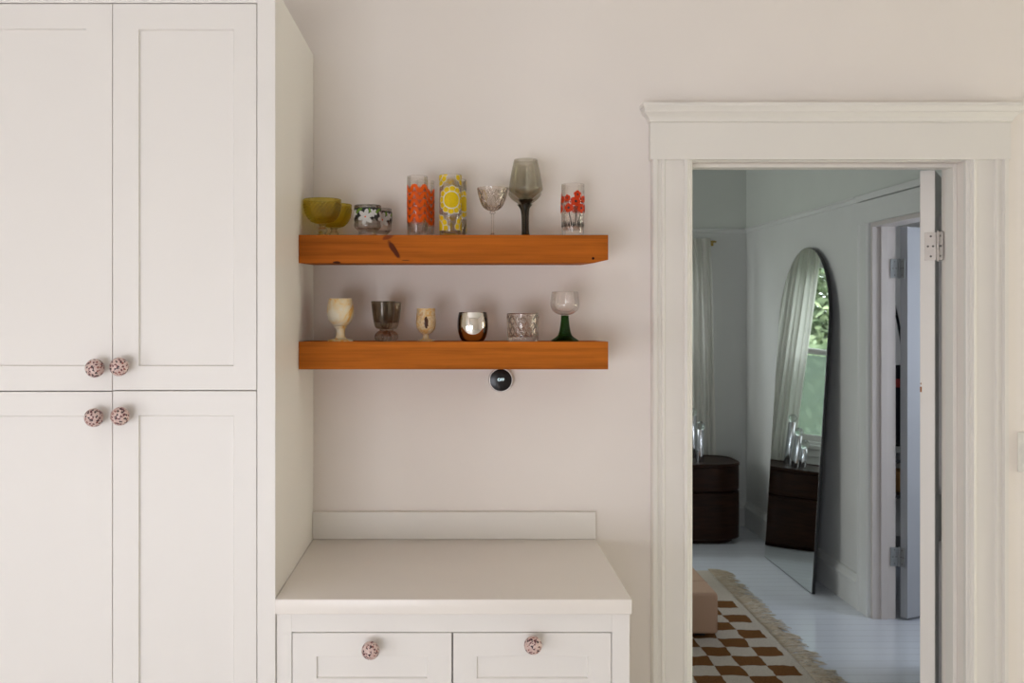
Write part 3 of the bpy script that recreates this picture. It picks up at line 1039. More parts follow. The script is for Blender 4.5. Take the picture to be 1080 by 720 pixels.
def wrapd(bm, r, u, z, rad, mi, off=0.0005, seg=20, rings=3, inner=0.0, sx=1.0, rot=0.0, lobes=0, depth=0.0):
    """disc / petalled rosette lying on a cylinder of radius r, centred at arc length u, height z"""
    def P(x, y):
        a_ = (u + x) / r
        return ((r + off) * sin(a_), -(r + off) * cos(a_), z + y)
    rows = []
    for k in range(rings + 1):
        t_ = inner + (1 - inner) * k / rings
        row = []
        for i in range(seg):
            a_ = 2 * pi * i / seg
            q = rad * t_ * (1 + (depth * abs(sin(a_ * lobes / 2)) if lobes else 0))
            x, y = q * cos(a_) * sx, q * sin(a_)
            row.append(bm.verts.new(P(x * cos(rot) - y * sin(rot), x * sin(rot) + y * cos(rot))))
        rows.append(row)
    for A, B in zip(rows, rows[1:]):
        for i in range(seg):
            try:
                f = bm.faces.new((A[i], A[(i + 1) % seg], B[(i + 1) % seg], B[i]))
                f.material_index = mi
            except ValueError:
                pass

def wraps(bm, r, pts, wid, mi, off=0.0005):
    """strip along (u, z) points lying on a cylinder"""
    L, R = [], []
    for i, (u, z) in enumerate(pts):
        du = pts[min(i + 1, len(pts) - 1)][0] - pts[max(i - 1, 0)][0]
        dz = pts[min(i + 1, len(pts) - 1)][1] - pts[max(i - 1, 0)][1]
        l = math.hypot(du, dz) or 1
        wd = wid[i] if isinstance(wid, (list, tuple)) else wid
        nx, nz = -dz / l * wd / 2, du / l * wd / 2
        for side, arr in ((1, L), (-1, R)):
            a_ = (u + side * nx) / r
            arr.append(bm.verts.new(((r + off) * sin(a_), -(r + off) * cos(a_), z + side * nz)))
    for i in range(len(pts) - 1):
        f = bm.faces.new((L[i], L[i + 1], R[i + 1], R[i])); f.material_index = mi

def print_obj(name, bm, mats, parent):
    me = bpy.data.meshes.new(name)
    bm.to_mesh(me); bm.free()
    for x in mats: me.materials.append(x)
    for p in me.polygons: p.use_smooth = True
    o = bpy.data.objects.new(name, me); COL.objects.link(o); o.parent = parent
    return o

# --- olive dimpled footed bowls
def olive_bowl(loc, label):
    root = thing('footed_bowl', label, 'glass', loc, 0, 'olive glass bowls on the upper shelf')
    R_ = 0.0525
    out = spline([(0.008, 0.0365), (0.022, 0.0385), (0.036, 0.0475), (0.0455, 0.062), (0.0505, 0.080), (0.0525, 0.1035)], 7)
    n_l = 26
    def dimple(r, z, a_, k):
        if z > 0.092 or z < 0.039: return r
        row = math.floor((z - 0.039) / 0.0075)
        ph = (row % 2) * pi
        return r + 0.0018 * cos(n_l * a_ + ph) * sin(pi * ((z - 0.039) / 0.0075 % 1)) 
    fine = []
    for (p, q) in zip(out, out[1:]):
        for j in range(3):
            fine.append((p[0] + (q[0] - p[0]) * j / 3, p[1] + (q[1] - p[1]) * j / 3))
    fine.append(out[-1])
    th_ = 0.0026
    inner = [(max(r - th_, 0.001), z + 0.0015) for r, z in fine if r > 0.012][::-1]
    prof = [(0, 0.0365)] + fine + [(R_ - 0.001, 0.1045)] + inner[1:] + [(0, inner[-1][1] - 0.0005)]
    bm = NB()
    nf = len(fine)
    lathe(bm, prof, 156, 0, lambda r, z, a_, k: dimple(r, z, a_, k) if k <= nf else r)
    link('bowl', bm, M['olive'], root, smooth=True)
    bm = NB()
    lathe(bm, [(0, 0), (0.026, 0), (0.027, 0.002), (0.020, 0.0045)] + spline([(0.010, 0.0085), (0.0125, 0.0135), (0.0145, 0.0185), (0.0125, 0.0235), (0.0085, 0.0275), (0.0095, 0.0325), (0.012, 0.0362)], 4) + [(0, 0.0364)], 40)
    link('stem', bm, M['clear'], root, smooth=True)
    return root
ob = olive_bowl(upos(340, UD), 'front olive glass bowl with dimples at the left end of upper shelf')
dup(ob, upos(352.2, 2.80), 0.1, 'olive dimpled glass bowl half hidden behind another olive bowl')

# --- low footed tumblers with lily print
def lily_glass(loc, label):
    root = thing('tumbler', label, 'glass', loc, 0, 'lily tumblers on the upper shelf')
    r = 0.0375
    out = [(0.0255, 0.0), (0.0265, 0.002), (0.0265, 0.006), (0.0245, 0.0085), (0.0265, 0.011), (0.0255, 0.0145)] + spline([(0.029, 0.019), (0.0350, 0.024), (0.0373, 0.030), (0.0375, 0.045), (0.0375, 0.087)], 4)
    bm = NB(); lathe(bm, shell(out, 0.0018, 0.0215), 56)
    link('body', bm, M['clear'], root, smooth=True)
    bm = NB()
    n_ = 40
    # black band with a wavy lower edge
    rows = []
    for k in range(2):
        rows.append([bm.verts.new(((r + 0.0004) * sin(2 * pi * i / n_), -(r + 0.0004) * cos(2 * pi * i / n_), 0.079 if k else 0.050 + 0.004 * sin(i * 1.9) + 0.003 * sin(i * 0.8))) for i in range(n_)])
    for i in range(n_):
        f = bm.faces.new((rows[0][i], rows[0][(i + 1) % n_], rows[1][(i + 1) % n_], rows[1][i])); f.material_index = 0
    for c in range(4):
        u0 = -0.003 + c * 2 * pi * r / 4
        # leaves
        for (du, dz, ang) in ((-0.026, 0.066, 0.7), (0.013, 0.068, 1.9), (-0.017, 0.073, 0.3)):
            wrapd(bm, r, u0 + du, dz, 0.0095, 2, 0.0008, 14, 2, 0, 0.38, ang - pi / 2)
        # white lily: six petals
        for k in range(6):
            an = k * pi / 3 + 0.3
            wrapd(bm, r, u0 + 0.0115 * cos(an), 0.053 + 0.0115 * sin(an), 0.0112, 1, 0.0011, 14, 2, 0, 0.52, an - pi / 2)
        for k in range(5):
            an = k * 2 * pi / 5 + 0.9
            wrapd(bm, r, u0 + 0.022 + 0.006 * cos(an), 0.064 + 0.006 * sin(an), 0.006, 1, 0.0013, 12, 2, 0, 0.55, an - pi / 2)
        wrapd(bm, r, u0, 0.053, 0.0022, 3, 0.0016, 10, 2)
    print_obj('lily_print', bm, [M['black_en'], M['white_en'], M['green_en'], M['orange']], root)
    return root
lg = lily_glass(upos(387.8, UD), 'front short footed tumbler with white lilies on a black band')
dup(lg, upos(399.5, 2.76), 2.0, 'short tumbler with black floral band standing behind the lily tumbler')

# --- orange zigzag highballs
def highball(root, r, h, mat_, base=0.012, taper=0.97):
    out = [(r * taper - 0.003, 0.0), (r * taper - 0.0008, 0.001), (r * taper, 0.003), (r, h * 0.3), (r, h)]
    bm = NB(); lathe(bm, shell(out, 0.0014, base), 56)
    return link('body', bm, mat_, root, smooth=True, angle=50)

def zigzag_glass(loc, label, rz=0.0):
    root = thing('highball_glass', label, 'glass', loc, rz, 'orange zigzag highballs on the upper shelf')
    r = 0.029
    highball(root, r, 0.168, M['clear'], 0.014)
    bm = NB()
    rep = 6
    per = 2 * pi * r / rep
    for k in range(5):
        z = 0.0425 + k * 0.0205
        pts = []
        for i in range(rep * 8 + 1):
            u = i * per / 8
            ph = (i % 8) / 4
            tri = ph if ph <= 1 else 2 - ph
            pts.append((u, z + tri * 0.016, 0.0042 + 0.0058 * (1 - abs(2 * tri - 1))))
        L = []
        for (u, zz, hw) in pts:
            a_ = u / r
            L.append((bm.verts.new(((r + .0005) * sin(a_), -(r + .0005) * cos(a_), zz - hw)), bm.verts.new(((r + .0005) * sin(a_), -(r + .0005) * cos(a_), zz + hw))))
        for A, B in zip(L, L[1:]):
            bm.faces.new((A[0], B[0], B[1], A[1]))
    print_obj('zigzag_print', bm, [M['orange']], root)
    return root
zg = zigzag_glass(upos(440.3, UD), 'front clear highball with orange zigzag bands', 0.25)
dup(zg, upos(447.6, 2.765), 0.75, 'orange zigzag highball partly hidden behind its twin')

# --- yellow medallion highballs
def medallion_glass(loc, label, rz=0.0):
    root = thing('highball_glass', label, 'glass', loc, rz, 'yellow medallion highballs on the upper shelf')
    r = 0.0305
    highball(root, r, 0.172, M['clear'], 0.012)
    bm = NB()
    circ = 2 * pi * r
    def medal(u, z, zc0, zc1):
        k = NB()
        wrapd(k, r, u, z, 0.0365, 1, 0.0004, 96, 8, 0, 1, 0.2, 12, 0.11)
        wrapd(k, r, u, z, 0.0345, 0, 0.0007, 96, 8, 0.0, 1, 0.2, 12, 0.11)
        wrapd(k, r, u, z, 0.0250, 1, 0.0010, 48, 2, 0.88)
        for j in range(12):
            an = 0.2 + j * pi / 6
            pts = [(u + q * cos(an), z + q * sin(an)) for q in (0.025, 0.030, 0.0350)]
            wraps(k, r, pts, 0.0013, 1, 0.0010)
        # cut at the printed area's top and bottom
        for zz, no in ((zc0, (0, 0, -1)), (zc1, (0, 0, 1))):
            bmesh.ops.bisect_plane(k, geom=k.verts[:] + k.edges[:] + k.faces[:], plane_co=(0, 0, zz), plane_no=no, clear_outer=True)
        me = bpy.data.meshes.new('tmp'); k.to_mesh(me); k.free(); bm.from_mesh(me); bpy.data.meshes.remove(me)
    for c in range(2):
        for j in (-1, 0, 1):
            medal((c + (0.5 if j else 0)) * circ / 2, 0.100 + j * 0.0755, 0.0165, 0.1705)
    print_obj('medallion_print', bm, [M['yellow'], M['white_en']], root)
    return root
mg = medallion_glass(upos(475, UD), 'front clear highball with large yellow medallions', 0.12)
dup(mg, upos(480.7, 2.765), 0.9, 'yellow medallion highball partly hidden behind its twin')

# --- cut crystal coupe
def coupe(loc, label):
    root = thing('coupe_glass', label, 'glass', loc)
    out = spline([(0.006, 0.072), (0.017, 0.0755), (0.0272, 0.0845), (0.0352, 0.100), (0.0402, 0.118), (0.0435, 0.136)], 8)
    th_ = 0.0030
    inner = [(r - th_, z + 0.001) for r, z in out if r > 0.01][::-1]
    prof = [(0, 0.072)] + out + inner + [(0, inner[-1][1] - 0.0003)]
    nf = len(out)
    def cut(r, z, a_, k):
        if k > nf or z < 0.0745 or z > 0.130: return r
        u = (z - 0.0745) / 0.0555
        g1 = abs(sin(7 * a_ + u * 4.5)); g2 = abs(sin(7 * a_ - u * 4.5))
        return r - 0.0026 * max(max(0, 1 - 2.0 * g1), max(0, 1 - 2.0 * g2))
    bm = NB(); lathe(bm, prof, 168, 0, cut); link('bowl', bm, M['crystal'], root, smooth=True, angle=35)
    bm = NB(); lathe(bm, [(0, 0), (0.030, 0), (0.031, 0.0015), (0.022, 0.003), (0.007, 0.0055)] + spline([(0.0042, 0.010), (0.0038, 0.03), (0.0042, 0.055), (0.0048, 0.064), (0.0085, 0.067), (0.006, 0.0718)], 4) + [(0, 0.0719)], 32)
    link('stem', bm, M['clear'], root, smooth=True)
    return root
coupe(upos(519.5, UD), 'clear cut-crystal coupe on a thin stem beside yellow highballs')

# --- smoky grey wine glasses
def wine(loc, label):
    root = thing('wine_glass', label, 'glass', loc, 0, 'smoky wine glasses on the upper shelf')
    out = spline([(0.011, 0.101), (0.024, 0.1085), (0.0385, 0.1195), (0.0472, 0.131), (0.0465, 0.141), (0.0405, 0.178), (0.0325, 0.2145)], 7)
    bm = NB(); lathe(bm, shell(out, 0.0013, 0.1045), 64); link('bowl', bm, M['smoke'], root, smooth=True)
    bm = NB(); lathe(bm, [(0, 0), (0.034, 0), (0.0345, 0.0012), (0.024, 0.003)] + spline([(0.0125, 0.006), (0.0098, 0.012), (0.0090, 0.040), (0.0098, 0.070), (0.0125, 0.088), (0.0175, 0.0975), (0.0225, 0.1030)], 5) + [(0, 0.1035)], 40)
    link('stem', bm, M['smoke_solid'], root, smooth=True)
    return root
wg = wine(upos(554.4, UD), 'front smoky grey wine glass with thick stem, tallest on upper shelf')
dup(wg, upos(553.4, 2.79), 0, 'smoky grey wine glass directly behind the front wine glass')

# --- poppy tumbler
def poppy(loc, label):
    root = thing('tumbler', label, 'glass', loc)
    r = 0.0318
    highball(root, r, 0.146, M['clear'], 0.02, 0.93)
    bm = NB()
    def flower(u, z, q, off):
        for k in range(5):
            an = k * 2 * pi / 5 + u * 300
            wrapd(bm, r, u + q * 0.55 * cos(an), z + q * 0.55 * sin(an), q * 0.55, 0, off, 14, 2)
        wrapd(bm, r, u, z, q * 0.6, 0, off + 0.0002, 14, 2)
        wrapd(bm, r, u, z, q * 0.27, 1, off + 0.0006, 12, 2)
    circ = 2 * pi * r
    for c in range(3):
        u0 = c * circ / 3
        fl = [(0.0095, 0.115, 0.0105), (-0.0195, 0.106, 0.0085), (0.029, 0.103, 0.0090), (-0.0150, 0.0785, 0.0120), (0.0040, 0.096, 0.0130), (0.0200, 0.0775, 0.0120)]
        for j, (du, z, q) in enumerate(fl):
            wraps(bm, r, [(u0 + du * (1 - s * 0.55) + 0.001 * sin(6 * s + j), z * (1 - s) + 0.030 * s) for s in (0, .2, .4, .6, .8, 1)], 0.0013, 1, 0.0003)
            flower(u0 + du, z, q, 0.0006 + 0.0003 * j)
        for j in range(16):
            u = u0 + (j / 16 - 0.5) * circ / 3
            wraps(bm, r, [(u, 0.027), (u + 0.0015 * sin(j * 2.1), 0.036), (u + 0.003 * sin(j * 2.1), 0.043 + 0.004 * sin(j * 3.3))], [0.0024, 0.0016, 0.0004], 1, 0.0003)
    print_obj('poppy_print', bm, [M['red_en'], M['black_en']], root)
    return root
poppy(upos(604.2, UD), 'clear tumbler printed with red poppies at right end of upper shelf')

# --- lower shelf: onyx goblets
def goblet(name, pts_out, inner_pts, m, loc, label):
    root = thing(name, label, 'goblet', loc)
    foot, bowl = pts_out
    bm = NB(); lathe(bm, [(0, bowl[0][1])] + spline(bowl, 6) + inner_pts, 48); link('bowl', bm, m, root, smooth=True, angle=60)
    bm = NB(); lathe(bm, [(0, 0)] + foot + [(0, foot[-1][1] + 0.0001)], 48); link('foot', bm, m, root, smooth=True, angle=50)
    return root
goblet('goblet', ([(0.0350, 0), (0.0355, 0.002), (0.034, 0.0045), (0.020, 0.0065)] + spline([(0.0145, 0.009), (0.0125, 0.015), (0.0122, 0.028), (0.0135, 0.036)], 4) + [(0.0175, 0.0375), (0.018, 0.041), (0.0165, 0.0415)],
       [(0.0160, 0.0417), (0.0240, 0.048), (0.0335, 0.060), (0.0375, 0.078), (0.0360, 0.098), (0.0318, 0.118)]),
       [(0.0285, 0.118), (0.032, 0.098), (0.033, 0.078), (0.028, 0.06), (0.012, 0.05), (0, 0.049)], M['onyx'], lpos(359.2, LD), 'pale cream and amber stone goblet at left end of lower shelf')
goblet('goblet', ([(0.0220, 0), (0.0225, 0.0015), (0.0200, 0.0035), (0.013, 0.006)] + spline([(0.0090, 0.009), (0.0078, 0.014), (0.0090, 0.020)], 4),
       [(0.0095, 0.0202), (0.0170, 0.0245), (0.0245, 0.034), (0.0278, 0.049), (0.0268, 0.066), (0.0252, 0.091)]),
       [(0.0225, 0.091), (0.024, 0.066), (0.025, 0.049), (0.021, 0.037), (0.01, 0.03), (0, 0.029)], M['onyx_dark'], lpos(449.3, LD), 'small amber stone goblet with one dark brown patch')

# --- brown smoke ribbed goblets
def ribbed(loc, label):
    root = thing('goblet', label, 'goblet', loc, 0, 'brown smoke goblets on the lower shelf')
    out = spline([(0.009, 0.0335), (0.0185, 0.0355), (0.0245, 0.044), (0.0290, 0.068), (0.0315, 0.088), (0.0338, 0.110)], 6)
    nf = len(out)
    prof = shell(out, 0.0022, 0.052)
    def fl(r, z, a_, k):
        return r if k > nf + 1 else r * (1 + 0.022 * (abs(cos(7 * a_)) - 0.6))
    bm = NB(); lathe(bm, prof, 112, 0, fl); link('bowl', bm, M['brown_smoke'], root, smooth=True)
    bm = NB()
    def fc_(r, z, a_, k): return r * (1 + 0.06 * (abs(cos(5 * a_)) - 0.5))
    lathe(bm, [(0, 0), (0.019, 0)] + spline([(0.0215, 0.003), (0.0242, 0.010), (0.0225, 0.019), (0.0165, 0.026), (0.0105, 0.0295), (0.011, 0.0332)], 4) + [(0, 0.0334)], 80, 0, fc_)
    link('foot', bm, M['brown_clear'], root, smooth=True)
    return root
rg = ribbed(lpos(404.3, LD), 'front brown smoke glass goblet with ribbed bowl and knobbly foot')
dup(rg, lpos(411.0, 2.755), 0.2, 'brown smoke goblet half hidden behind the front ribbed goblet')

# --- smoked mirror cup
root = thing('cup', 'rounded shiny silver-smoke cup in the middle of lower shelf', 'cup', lpos(498.6, LD))
out = spline([(0.024, 0.0), (0.0305, 0.002), (0.0370, 0.013), (0.0418, 0.032), (0.0427, 0.048), (0.0415, 0.064), (0.0385, 0.080)], 6)
bm = NB(); lathe(bm, shell(out, 0.0016, 0.006), 72); link('body', bm, M['smoky_mirror'], root, smooth=True, angle=60)

# --- diamond cut tumbler
root = thing('tumbler', 'clear diamond-cut crystal tumbler right of the silver cup', 'glass', lpos(551.5, LD))
rows = 30
out = [(0.0405, 0.0), (0.0415, 0.0012)] + [(0.0415 + 0.0042 * i / rows, 0.002 + 0.0735 * i / rows) for i in range(rows + 1)]
nf = len(out)
def lattice(r, z, a_, k):
    if k > nf or z < 0.0135 or z > 0.071: return r - (0.0007 * abs(cos(16 * a_)) if (k <= nf and z < 0.0135) else 0)
    v_ = (z - 0.0135) / 0.0575 * 3.9 * pi / 2
    g1 = abs(sin(8 * a_ + v_)); g2 = abs(sin(8 * a_ - v_))
    return r - 0.0042 * max(max(0, 1 - 2.3 * g1), max(0, 1 - 2.3 * g2))
bm = NB(); lathe(bm, shell(out, 0.0058, 0.012), 192, 0, lattice); link('body', bm, M['crystal'], root, smooth=True, angle=30)

# --- green stemmed wine glass
root = thing('wine_glass', 'clear wine glass with flared green stem at right end of lower shelf', 'glass', lpos(595.8, LD))
out = spline([(0.008, 0.0715), (0.022, 0.0755), (0.0345, 0.085), (0.0400, 0.098), (0.0395, 0.113), (0.0358, 0.1365)], 7)
bm = NB(); lathe(bm, shell(out, 0.0012, 0.0755), 64); link('bowl', bm, M['clear'], root, smooth=True)
prof = spline([(0.0385, 0.0), (0.038, 0.0025), (0.029, 0.0085), (0.020, 0.016), (0.0155, 0.028), (0.0128, 0.045), (0.0110, 0.060), (0.0108, 0.0712)], 14)
bm = NB(); lathe(bm, [(0, 0)] + [(r + (0.0009 * sin(z / 0.0042 * 2 * pi) if z > 0.014 else 0), z) for r, z in prof] + [(0, 0.0713)], 40)
link('stem', bm, M['green_solid'], root, smooth=True)

# ------------------------------------------------------------------ bedroom: mirror
MB = thing('floor_mirror', 'tall frameless arched mirror leaning on the bedroom wall', 'mirror', (2.003, 2.973, 0.004))
MB.rotation_euler = (0, radians(3.55), 0)
mw, mh = 0.418, 1.985
def arch(w_, h_, z0, n_=36):
    pts = [(-w_, z0), (w_, z0)]
    zc_ = h_ - w_ * 1.12
    for i in range(n_ + 1):
        a_ = pi * i / n_
        pts.append((w_ * cos(a_), zc_ + w_ * 1.12 * sin(a_)))
    return pts
bm = NB()
A = arch(mw, mh, 0.0)
n_ = len(A)
va = [bm.verts.new((0, y, z)) for y, z in A]
vc = [bm.verts.new((0.017, y, z)) for y, z in A]
for i in range(n_):
    j = (i + 1) % n_
    bm.faces.new((va[i], vc[i], vc[j], va[j]))
bm.faces.new(vc); bm.faces.new(va)
link('backing', bm, M['black'], MB)
bm = NB()
prism(bm, [(y, z) for y, z in arch(mw - 0.0025, mh - 0.0025, 0.0025)], 'x', -0.001, -0.0002)
link('mirror_glass', bm, M['mirror'], MB)

# ------------------------------------------------------------------ bedroom: nightstand
NX0, NX1, NY0, NY1 = 1.24, 1.975, 3.70, 4.155
ns = thing('nightstand', 'dark walnut nightstand with rounded ends and two drawers', 'nightstand', ((NX0 + NX1) / 2, (NY0 + NY1) / 2, 0))
hx, hy = (NX1 - NX0) / 2, (NY1 - NY0) / 2
def sup(sx, sy, p=3.6, n_=72):
    pts = []
    for i in range(n_):
        a_ = 2 * pi * i / n_
        c, s_ = cos(a_), sin(a_)
        pts.append((sx * math.copysign(abs(c) ** (2 / p), c), sy * math.copysign(abs(s_) ** (2 / p), s_)))
    return pts
def stack(bm, rings_, p=3.6):
    rs = []
    for (k, z) in rings_:
        rs.append([bm.verts.new((x, y, z)) for x, y in sup(hx - k, hy - k, p)])
    for A_, B_ in zip(rs, rs[1:]):
        for i in range(len(A_)):
            j = (i + 1) % len(A_)
            bm.faces.new((A_[i], A_[j], B_[j], B_[i]))
    bm.faces.new(rs[0][::-1]); bm.faces.new(rs[-1])
bm = NB(); stack(bm, [(0.05, 0.0), (0.05, 0.03), (0.03, 0.035), (0.03, 0.5445)]); link('body', bm, M['walnut'], ns, smooth=True, angle=30)
for (z0, z1) in ((0.030, 0.352), (0.364, 0.528)):
    bm = NB(); stack(bm, [(0.012, z0), (0.004, z0 + 0.006), (0.004, z1 - 0.003), (0.010, z1)]); link('drawer', bm, M['walnut'], ns, smooth=True, angle=30)
bm = NB(); stack(bm, [(0.006, 0.529), (0.0, 0.533), (0.0, 0.547), (0.004, 0.552), (0.018, 0.551), (0.022, 0.5465)]); link('top', bm, M['walnut'], ns, smooth=True, angle=30)

# ------------------------------------------------------------------ bedroom: silver vases
NZ = 0.5478
def vase(x, y, h, r, label):
    root = thing('vase', label, 'vase', (x, y, NZ), 0, 'silver vases on the nightstand')
    bm = NB(); lathe(bm, [(0, 0), (r * 0.98, 0), (r, 0.003), (r, h - 0.004), (r * 0.96, h), (r * 0.8, h), (r * 0.8, h - 0.004), (0, h - 0.004)], 40)
    link('cylinder', bm, M['silver'], root, smooth=True, angle=40)
    bm = NB(); q = r * 1.18
    lathe(bm, [(0, h - 0.003)] + [(q * sin(a_), h - 0.004 + q - q * cos(a_)) for a_ in [pi * k / 20 for k in range(1, 20)]] + [(0, h - 0.004 + 2 * q)], 36)
    link('glass_ball', bm, M['bubble'], root, smooth=True)
    return root
vase(PX(738.5, 6.72), 6.72 + CAMY, 0.225, 0.0255, 'slim silver cylinder vase with clear ball, nearest the nightstand front')
vase(PX(730.5, 6.90), 6.90 + CAMY, 0.300, 0.0255, 'tallest silver cylinder vase with clear ball, behind the others')
vase(PX(724.0, 6.80), 6.80 + CAMY, 0.130, 0.0285, 'shortest silver vase with clear ball, seen in the mirror')

# ------------------------------------------------------------------ bedroom: curtain and rod
cu = thing('curtain', 'sheer off-white pleated curtain beside the bedroom window', 'curtain', (0, 0, 0))
bm = NB()
nx, nz = 150, 24
g = []
for k in range(nz + 1):
    v_ = k / nz
    z = 0.10 + v_ * (2.135 - 0.10)
    row = []
    for i in range(nx + 1):
        u = i / nx
        x = 1.585 + u * (1.905 - 0.045 * v_ ** 3 - 1.585)
        amp = 0.016 * (1 - 0.35 * v_)
        y = RY1 - 0.112 + amp * sin(u * 2 * pi * 8 + 0.5 * sin(v_ * 3)) + 0.008 * sin(u * 2 * pi * 4 + v_ * 2)
        row.append(bm.verts.new((x + 0.006 * sin(u * 40 + v_ * 5), y, z)))
    g.append(row)
for A, B in zip(g, g[1:]):
    for i in range(nx):
        bm.faces.new((A[i], A[i + 1], B[i + 1], B[i]))
link('fabric', bm, M['curtain'], cu, smooth=True)
rd = thing('curtain_rod', 'thin brass curtain rod above the bedroom window', 'curtain rod', (0, 0, 0))
bm = NB(); tube(bm, [(0.30, RY1 - 0.085, 2.112), (1.912, RY1 - 0.085, 2.112)], 0.007, 12); link('rod', bm, M['brass'], rd, smooth=True, angle=40)
for x in (0.34, 1.897):
    bm = NB(); box(bm, x - 0.016, x + 0.016, RY1 - 0.01, RY1 - 0.0005, 2.086, 2.126, 0.002); box(bm, x - 0.008, x + 0.008, RY1 - 0.095, RY1 - 0.01, 2.107, 2.117, 0.001)
    link('bracket', bm, M['brass'], rd)

# ------------------------------------------------------------------ bedroom: rug
RGX = 1.56; RGY1 = 5.90 + CAMY; RGY0 = 0.62
rug = thing('rug', 'brown and cream checked wool rug with fringe on white floor', 'rug', (0, 0, 0))
bm = NB()
nx, ny = 60, 90
g = []
for j in range(ny + 1):
    row = []
    for i in range(nx + 1):
        x = -0.4 + (RGX + 0.4) * i / nx
        y = RGY0 + (RGY1 - RGY0) * j / ny
        if i == nx: x += 0.008 * sin(j * 0.9) + 0.004 * sin(j * 2.3)
        z = 0.012 + 0.0018 * sin(i * 1.7 + j * 0.6) * sin(j * 1.1)
        if i in (0, nx) or j in (0, ny): z = 0.006
        row.append(bm.verts.new((x, y, z)))
    g.append(row)
for A, B in zip(g, g[1:]):
    for i in range(nx):
        bm.faces.new((A[i], A[i + 1], B[i + 1], B[i]))
bd = [e for e in bm.edges if e.is_boundary]
ex = bmesh.ops.extrude_edge_only(bm, edges=bd)
for v in [q for q in ex['geom'] if isinstance(q, bmesh.types.BMVert)]:
    v.co.z = 0.0006
link('pile', bm, rug_mat(1.508, 5.257 + CAMY, 0.1195), rug, smooth=True)
bm = NB()
rng = random.Random(3)
y = RGY0 + 0.02
while y < RGY1 + 0.02:
    ln = rng.uniform(0.075, 0.14)
    for k in range(2):
        sk = rng.uniform(-0.035, 0.035) + 0.02 * sin(y * 9)
        yy = y + rng.uniform(-0.006, 0.006)
        pts = []
        for s_ in range(6):
            q = s_ / 5
            pts.append((RGX - 0.012 + ln * q, yy + sk * q * q + 0.006 * sin(q * 5 + y * 50), 0.0085 + 0.007 * sin(q * pi) * rng.uniform(0.3, 1.2) - 0.0055 * q))
        tube(bm, pts, [0.0036, 0.0032, 0.003, 0.0034, 0.003, 0.0012], 5, 0 if rng.random() < 0.45 else 1)
    y += 0.0125
fr = link('fringe', bm, [M['cream_yarn'], M['tan_yarn']], rug, smooth=True)
fr['kind'] = 'stuff'; fr['label'] = 'loose cream and tan yarn fringe'

# ------------------------------------------------------------------ bedroom: low upholstered bench
BX1, BY0 = PX(757.6, 4.66), 4.66 + CAMY
be = thing('bench', 'low beige upholstered block seat on the checked rug', 'bench', (0, 0, 0))
bm = NB(); box(bm, 0.05, BX1, BY0, BY0 + 1.1, 0.03, 0.232, 0.018, 4)
link('seat', bm, M['linen'], be, smooth=True, angle=60)
bm = NB()
ys = 4.865 + CAMY
tube(bm, [(0.07, ys, 0.2322), (BX1 - 0.018, ys, 0.2322), (BX1 - 0.004, ys, 0.226), (BX1 + 0.0005, ys, 0.212), (BX1 + 0.0005, ys, 0.05)], 0.0028, 8)
tube(bm, [(0.07, BY0 + 0.006, 0.2265), (BX1 - 0.02, BY0 + 0.006, 0.2265)], 0.003, 8)
tube(bm, [(BX1 - 0.005, BY0 + 0.005, 0.214), (BX1 - 0.005, BY0 + 0.005, 0.045)], 0.003, 8)
link('piping', bm, M['linen'], be, smooth=True)
for x in (0.12, BX1 - 0.08):
    for y in (BY0 + 0.06, BY0 + 1.02):
        bm = NB(); box(bm, x - 0.025, x + 0.025, y - 0.025, y + 0.025, 0.0142, 0.034, 0.002); link('foot', bm, M['black'], be)

# ------------------------------------------------------------------ closet contents
GD = 6.1
bg_ = thing('handbag', 'black bag hanging by a curved strap in the closet gap', 'bag', (0, 0, 0))
cx = PX(947, GD); cy = GD + CAMY
bm = NB(); box(bm, cx - 0.07, cx + 0.11, cy - 0.04, cy + 0.04, PZ(470, GD), PZ(385, GD), 0.02, 3); link('bag_body', bm, M['black_cloth'], bg_, smooth=True)
bm = NB()
tube(bm, [(cx - 0.055 + 0.09 * sin(s_ * pi / 2 * 1.0), cy, PZ(300, GD) + (PZ(392, GD) - PZ(300, GD)) * s_) for s_ in [k / 12 for k in range(13)]], 0.009, 8)
tube(bm, [(cx - 0.055 - 0.03 * sin(s_ * pi / 2), cy, PZ(300, GD) + (PZ(392, GD) - PZ(300, GD)) * s_) for s_ in [k / 12 for k in range(13)]], 0.009, 8)
link('strap', bm, M['black_cloth'], bg_, smooth=True)
bm = NB(); box(bm, cx - 0.072, cx + 0.112, cy - 0.042, cy + 0.042, PZ(408, GD), PZ(399, GD), 0.004); link('band', bm, M['red_cloth'], bg_)
hk = thing('wall_hook', 'small peg on the closet wall carrying the black bag', 'hook', (0, 0, 0))
bm = NB(); tube(bm, [(cx - 0.055, 3.399, PZ(301, GD) - 0.012), (cx - 0.055, cy - 0.012, PZ(301, GD) - 0.012), (cx - 0.055, cy - 0.02, PZ(301, GD) + 0.01)], 0.007, 8); link('peg', bm, M['steel'], hk, smooth=True)
sh = thing('shoe_rack', 'low dark rack on the closet floor', 'rack', (0, 0, 0))
for z in (0.12, 0.44, 0.66):
    bm = NB(); box(bm, cx - 0.35, cx + 0.35, cy - 0.16, cy + 0.14, z, z + 0.02, 0.002); link('shelf_board', bm, M['black'], sh)
for x in (cx - 0.37, cx + 0.35):
    bm = NB(); box(bm, x, x + 0.02, cy - 0.16, cy + 0.14, 0, 0.7, 0.002); link('side_panel', bm, M['black'], sh)
bk = thing('basket', 'small tan basket on the closet rack', 'basket', (cx + 0.02, cy - 0.02, 0.4605))
bm = NB(); lathe(bm, shell(spline([(0.06, 0), (0.075, 0.01), (0.088, 0.07), (0.09, 0.13)], 5), 0.006, 0.008), 32); link('body', bm, M['wicker'], bk, smooth=True)

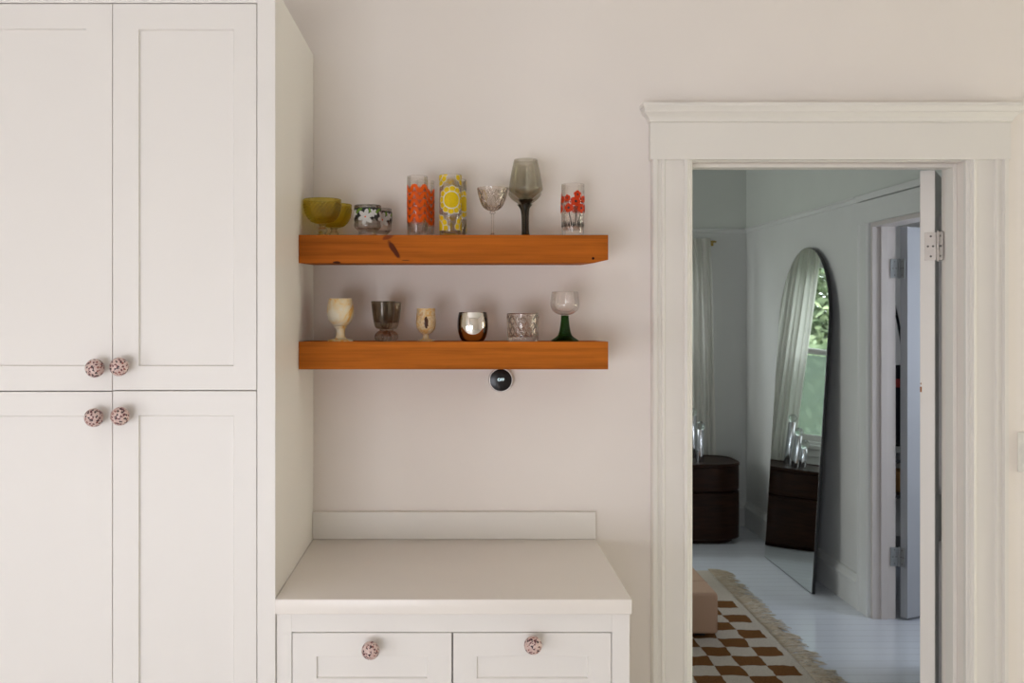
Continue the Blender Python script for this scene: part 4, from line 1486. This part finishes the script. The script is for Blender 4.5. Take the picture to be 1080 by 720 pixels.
# ------------------------------------------------------------------ garden seen through the bedroom window
bm = NB(); box(bm, -9, 12, RY1 + 0.2, 26, -0.5, -0.35); struct('ground', bm, M['lawn'])
def shrub(loc, h, rad, seed, label):
    rng = random.Random(seed)
    root = thing('tree', label, 'tree', loc, 0, 'trees outside the bedroom window')
    bm = NB(); tube(bm, [(0, 0, 0), (0.05, 0, h * 0.3), (0, 0.05, h * 0.6)], [0.12, 0.09, 0.05], 8); link('trunk', bm, M['bark'], root, smooth=True)
    bm = NB()
    for k in range(11000):
        a_ = rng.uniform(0, 2 * pi); c = rng.uniform(-1, 1); q = rad * (0.55 + 0.45 * rng.random())
        s_ = math.sqrt(1 - c * c)
        p = Vector((q * s_ * cos(a_), q * s_ * sin(a_), h * 0.58 + q * c * h * 0.42 / rad))
        d = Vector((rng.uniform(-1, 1), rng.uniform(-1, 1), rng.uniform(-0.8, 0.8))).normalized()
        n = d.cross(Vector((rng.uniform(-1, 1), rng.uniform(-1, 1), rng.uniform(-1, 1)))).normalized()
        l = rng.uniform(0.05, 0.10)
        bm.faces.new([bm.verts.new(p + v) for v in (-d * l, n * l * 0.45, d * l, -n * l * 0.45)])
    link('foliage', bm, M['leaf'], root)
    return root
hd = thing('hedge', 'clipped green hedge across the lawn outside the bedroom window', 'hedge', (0, 0, -0.35))
bm = NB()
rng = random.Random(5)
for k in range(9000):
    p = Vector((rng.uniform(-7, 5), 6.9 + rng.uniform(0, 0.5), rng.uniform(0.02, 1.75)))
    if rng.random() < 0.2: p.z = 1.75 + rng.uniform(-0.05, 0.08)
    d = Vector((rng.uniform(-1, 1), rng.uniform(-0.5, 0.5), rng.uniform(-1, 1))).normalized()
    n = d.cross(Vector((rng.uniform(-.4, .4), 1, rng.uniform(-.4, .4)))).normalized()
    l = rng.uniform(0.04, 0.09)
    bm.faces.new([bm.verts.new(p + v) for v in (-d * l, n * l * 0.5, d * l, -n * l * 0.5)])
link('leaves', bm, M['leaf'], hd)
bm = NB(); box(bm, -7, 5, 7.1, 7.45, 0, 1.7, 0.1, 2); link('branches', bm, M['leaf'], hd)
for i, (x, y, h, r, lb) in enumerate(((-1.0, 9.6, 4.2, 1.5, 'leafy green tree outside, seen through upper window in the mirror'), (-4.6, 10.0, 4.6, 1.6, 'leafy tree further left in the garden'), (2.5, 10.2, 4.4, 1.5, 'leafy tree straight behind the bedroom window'), (-2.6, 14.0, 5.4, 1.9, 'tall leafy tree at the back of the garden'))):
    shrub((x, y, -0.35), h, r, i + 11, lb)
